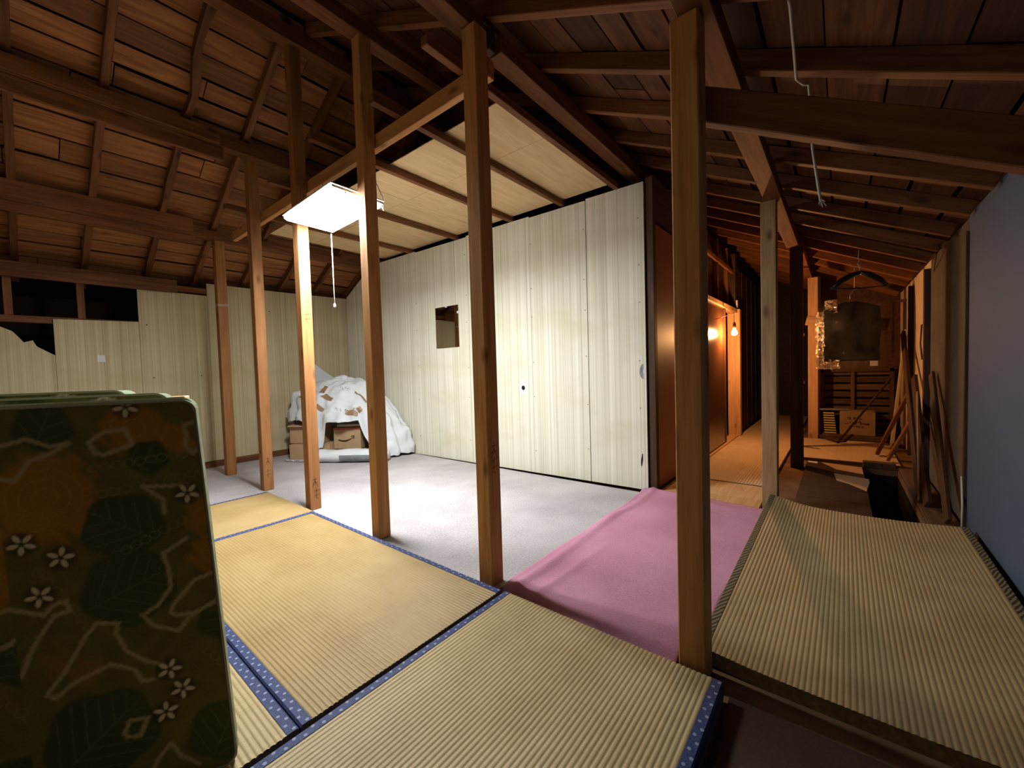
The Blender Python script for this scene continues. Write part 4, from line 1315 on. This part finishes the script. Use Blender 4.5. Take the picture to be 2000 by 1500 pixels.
# garment in a clear plastic cover
gb = empty('garment_bag', (5.6, -0.09, 0.9))
tag(gb, 'dark suit in a shiny clear plastic cover hanging in the corridor', 'garment')
def garment(name, zt, zb, half, th, mat, rough_, seed, parent, shoulders=True, seg=28, nth=36):
    v, f = [], []
    for j in range(seg + 1):
        a = j / seg
        z = zt + (zb - zt) * a
        if shoulders:
            wdt = half * min(1.0, 0.25 + 1.0 * (a / 0.17) ** 0.75) if a < 0.17 else half
        else:
            wdt = half
        for i in range(nth):
            an = 2 * math.pi * i / nth
            y = math.copysign(abs(math.cos(an)) ** 0.6, math.cos(an)) * wdt
            x = math.copysign(abs(math.sin(an)) ** 0.7, math.sin(an)) * th * (0.5 + 0.5 * min(1, a * 6))
            nn_ = noise.noise(Vector((seed + x * 12, y * 9, z * 5))) * rough_ + noise.noise(Vector((seed + x * 30, y * 28, z * 14))) * rough_ * 0.5
            v.append((5.6 + x * (1 + nn_ * 6), -0.085 + y * (1 + nn_), z))
    for j in range(seg):
        for i in range(nth):
            a_, b_ = j * nth + i, j * nth + (i + 1) % nth
            f.append((a_, b_, b_ + nth, a_ + nth))
    f.append(tuple(range(nth))[::-1]); f.append(tuple(seg * nth + i for i in range(nth)))
    return mesh_obj(name, v, f, mat, parent, smooth=True)
garment('suit', 1.60, 0.98, 0.235, 0.06, M['suit'], 0.05, 1.0, gb)
garment('plastic_cover', 1.635, 0.90, 0.275, 0.085, M['film'], 0.12, 7.0, gb, seg=60, nth=90)
rq = random.Random(12)
for (za, zb_, ya, yb, nz_, ny_, xo) in ((1.52, 0.90, 0.13, 0.205, 44, 6, 5.52), (1.0, 0.90, 0.0, 0.15, 8, 10, 5.515), (1.64, 1.50, 0.02, 0.13, 9, 7, 5.545)):
    v, f = [], []
    for i in range(nz_ + 1):
        for j in range(ny_ + 1):
            v.append((xo + rq.uniform(-0.014, 0.014) + 0.05 * (j / ny_), ya + (yb - ya) * j / ny_ + rq.uniform(-0.006, 0.006), za + (zb_ - za) * i / nz_ + rq.uniform(-0.006, 0.006)))
    for i in range(nz_):
        for j in range(ny_):
            k = i * (ny_ + 1) + j
            f += [(k, k + 1, k + ny_ + 2), (k, k + ny_ + 2, k + ny_ + 1)]
    mesh_obj('crinkled_fold', v, f, M['film_fold'], gb)
hk = Vector((5.6, -0.085, 1.60))
tube('hanger_hook', [hk, hk + Vector((0, 0, 0.08)), hk + Vector((0, -0.02, 0.11)), hk + Vector((0, -0.035, 0.13)), hk + Vector((0, -0.05, 0.12))], 0.004, M['steel'], gb, 8)
tube('hanging_string', [hk + Vector((0, -0.034, 0.13)), (5.58, -0.12, 1.84), (5.57, -0.12, zr(-0.12) + 0.01)], 0.0035, M['wire'], gb, 6)
lb_ = mesh_obj('paper_label', [(5.508, -0.24, 0.925), (5.508, -0.30, 0.925), (5.508, -0.30, 0.975), (5.508, -0.24, 0.975)], [(0, 1, 2, 3)], M['sheet'], gb)

# ------------------------------------------------------------------ clutter at the corridor end
sl = empty('slatted_panel', (6.85, -0.13, 0.0))
tag(sl, 'dark slatted wooden panel standing behind the cardboard box', 'panel')
for y in (0.18, -0.13, -0.50):
    beam('stile', (6.82, y, 0.0), (6.82, y, 0.88), 0.045 if y != -0.13 else 0.03, 0.04, M['oldwood'], sl, up=(0, 1, 0))
for k in range(9):
    z = 0.07 + k * 0.095
    beam('slat', (6.845, 0.18, z), (6.845, -0.50, z), 0.012, 0.07, M['oldwood'], sl)
beam('rail', (6.82, 0.2, 0.86), (6.82, -0.52, 0.86), 0.045, 0.05, M['oldwood'], sl)

cbx = empty('cardboard_box', (6.62, -0.15, 0.06))
tag(cbx, 'old cardboard box with two lines of writing in front of the slatted panel', 'box')
box('body', (6.50, -0.335, 0.062), (6.76, 0.0, 0.35), M['old_card'], cbx, 0.003)
box('flap', (6.505, -0.33, 0.3505), (6.625, -0.005, 0.3545), M['old_card'], cbx)
box('flap', (6.635, -0.33, 0.3505), (6.755, -0.005, 0.3545), M['old_card'], cbx)
v, f = [], []
rr_ = random.Random(4)
for (z0, sz, ys) in ((0.27, 0.022, (-0.09, -0.15, -0.2)), (0.215, 0.032, (-0.08, -0.135, -0.19, -0.25)), (0.17, 0.012, (-0.1, -0.13, -0.16, -0.19, -0.22))):
    for y in ys:
        for k in range(4):
            a0 = (6.4985, y + rr_.uniform(-1, 1) * sz, z0 + rr_.uniform(-0.8, 0.8) * sz)
            a1 = (6.4985, y + rr_.uniform(-1, 1) * sz, z0 + rr_.uniform(-0.8, 0.8) * sz)
            tube_geo([a0, a1], 0.0035, 4, v, f)
mesh_obj('ink_writing', v, f, M['ink'], cbx)

# books and boards
for k in range(9):
    z = 0.062 + k * 0.031
    o = empty('paperback', (6.6, 0.085 + 0.004 * k, z))
    tag(o, ('lowest', 'second lowest', 'third lowest', 'fourth from the bottom', 'middle', 'fourth from the top', 'third highest', 'second highest', 'topmost')[k] + ' yellow-edged paperback in the pile left of the old cardboard box', 'book', 'yellow paperbacks by the box')
    y0, y1 = 0.03 + 0.003 * k, 0.155 + 0.0015 * k
    box('cover', (6.52, y0, z), (6.68, y1, z + 0.006), M['ink'], o)
    box('pages', (6.523, y0 + 0.002, z + 0.0065), (6.677, y1 - 0.002, z + 0.023), M['yellow'], o)
    box('cover', (6.52, y0, z + 0.0235), (6.68, y1, z + 0.029), M['ink'], o)
o = box('flat_board', (6.47, -0.45, 0.0), (6.80, 0.2, 0.03), M['oldwood'], None, 0.002)
tag(o, 'wide flat board lying under the cardboard box', 'board')
o = box('flat_board', (6.49, -0.42, 0.031), (6.79, 0.17, 0.06), M['oldwood'], None, 0.002)
tag(o, 'upper flat board under the box and paperbacks', 'board')
o = beam('broom_handle', (6.05, 0.02, 0.02), (6.55, -0.47, 0.76), 0.022, 0.022, M['oldwood'], bev=0.006)
tag(o, 'thin stick leaning diagonally in front of the cardboard box', 'stick')
o = tube('curved_tool', [(6.36, 0.17, 0.03), (6.30, 0.1, 0.027), (6.18, 0.03, 0.027), (6.14, -0.05, 0.04), (6.2, -0.12, 0.11)], [0.01, 0.016, 0.018, 0.018, 0.014], M['darkwood'], None, 8)
tag(o, 'dark curved stick lying on the straw mat before the box', 'stick')
o = bm_obj('flattened_bag', box_bm(0.16, 0.3, 0.014, 0.005), M['grey_cloth'], None, Matrix.Translation((6.63, 0.06, 0.363)) @ Matrix.Rotation(0.25, 4, 'Z'))
tag(o, 'folded grey cloth lying on the old cardboard box', 'cloth')

# planks and frames leaning against the right wall
def lean(name, p0, p1, w, t, mat, label, cat='plank', up=(0, 1, 0.3)):
    o = beam(name, p0, p1, w, t, M[mat], None, up=up, bev=0.003)
    return tag(o, label, cat)
lean('leaning_plank', (4.02, -0.44, 0.02), (5.9, -0.515, 1.26), 0.06, 0.025, 'darkwood', 'longest plank leaning along the beige wall, reaching highest')
lean('leaning_plank', (3.78, -0.455, 0.02), (5.1, -0.52, 0.82), 0.07, 0.025, 'darkwood', 'dark plank leaning low along the beige wall')
lean('leaning_plank', (3.46, -0.5, 0.015), (4.45, -0.55, 0.87), 0.06, 0.02, 'darkwood', 'dark narrow plank beside the grey board edge')
lean('leaning_plank', (3.9, -0.425, 0.01), (4.62, -0.49, 0.72), 0.02, 0.01, 'weathered', 'thin pale lath leaning among the dark planks')
lean('leaning_plank', (5.55, -0.30, 0.03), (5.3, -0.50, 0.65), 0.08, 0.03, 'beam', 'reddish short board propped at the edge of the orange-lit mat')
lean('leaning_plank', (5.25, -0.36, 0.03), (5.1, -0.50, 0.42), 0.08, 0.025, 'beam', 'shortest board propped beside the reddish one')
lean('leaning_plank', (6.1, -0.44, 0.0), (6.05, -0.55, 1.3), 0.05, 0.02, 'beigewall', 'upright pale strip standing behind the leaning planks')
lean('leaning_plank', (6.28, -0.47, 0.03), (6.42, -0.555, 0.95), 0.12, 0.015, 'beigewall', 'broad pale board standing on edge behind the leaning planks')
fo = empty('picture_frame', (6.3, -0.5, 1.1))
tag(fo, 'empty pale frame hanging high beside the garment bag', 'frame')
beam('frame_side', (6.3, -0.47, 1.05), (6.3, -0.47, 1.62), 0.03, 0.02, M['oldwood'], fo, up=(0, 1, 0))
beam('frame_side', (6.3, -0.56, 1.05), (6.3, -0.56, 1.62), 0.03, 0.02, M['oldwood'], fo, up=(0, 1, 0))
beam('frame_rail', (6.3, -0.45, 1.635), (6.3, -0.575, 1.635), 0.02, 0.03, M['oldwood'], fo)
tube('thorn_twig', [(4.95, -0.55, 1.28), (4.93, -0.54, 1.12), (4.88, -0.545, 0.98)], 0.006, M['darkwood'], None, 6)
tag(bpy.data.objects['thorn_twig'], 'dark twig-like strip on the pale wall between the battens', 'stick')
# pipe at the foot of the grey wall
o = tube('wall_pipe', [(3.36, -0.54, 0.02), (3.40, -0.548, 0.15), (3.45, -0.552, 0.3)], 0.005, M['wire'], None, 8)
tag(o, 'thin pale pipe at the lower edge of the blue-grey wall', 'pipe')

# cardboard scraps beside the stair opening
def scrap(pts, z, label, mat='cardboard', th=0.004):
    n = len(pts)
    v = [(x, y, z) for x, y in pts] + [(x, y, z + th) for x, y in pts]
    f = [tuple(range(n))[::-1], tuple(range(n, 2 * n))] + [(i, (i + 1) % n, (i + 1) % n + n, i + n) for i in range(n)]
    o = mesh_obj('cardboard_scrap', v, f, M[mat])
    return tag(o, label, 'cardboard')
scrap([(4.98, 0.14), (4.92, -0.16), (4.64, -0.16), (4.72, 0.02)], -0.0095, 'torn cardboard scrap nearest the orange-lit mat')
scrap([(4.56, 0.04), (4.46, -0.19), (4.36, -0.19), (4.05, -0.16), (4.22, -0.06), (4.3, 0.02)], -0.0095, 'pointed cardboard scrap at the edge of the stair opening')
scrap([(4.99, 0.25), (4.985, 0.17), (4.9, 0.17), (4.93, 0.24)], -0.0095, 'tiny cardboard scrap beside the dark post', 'sheet')
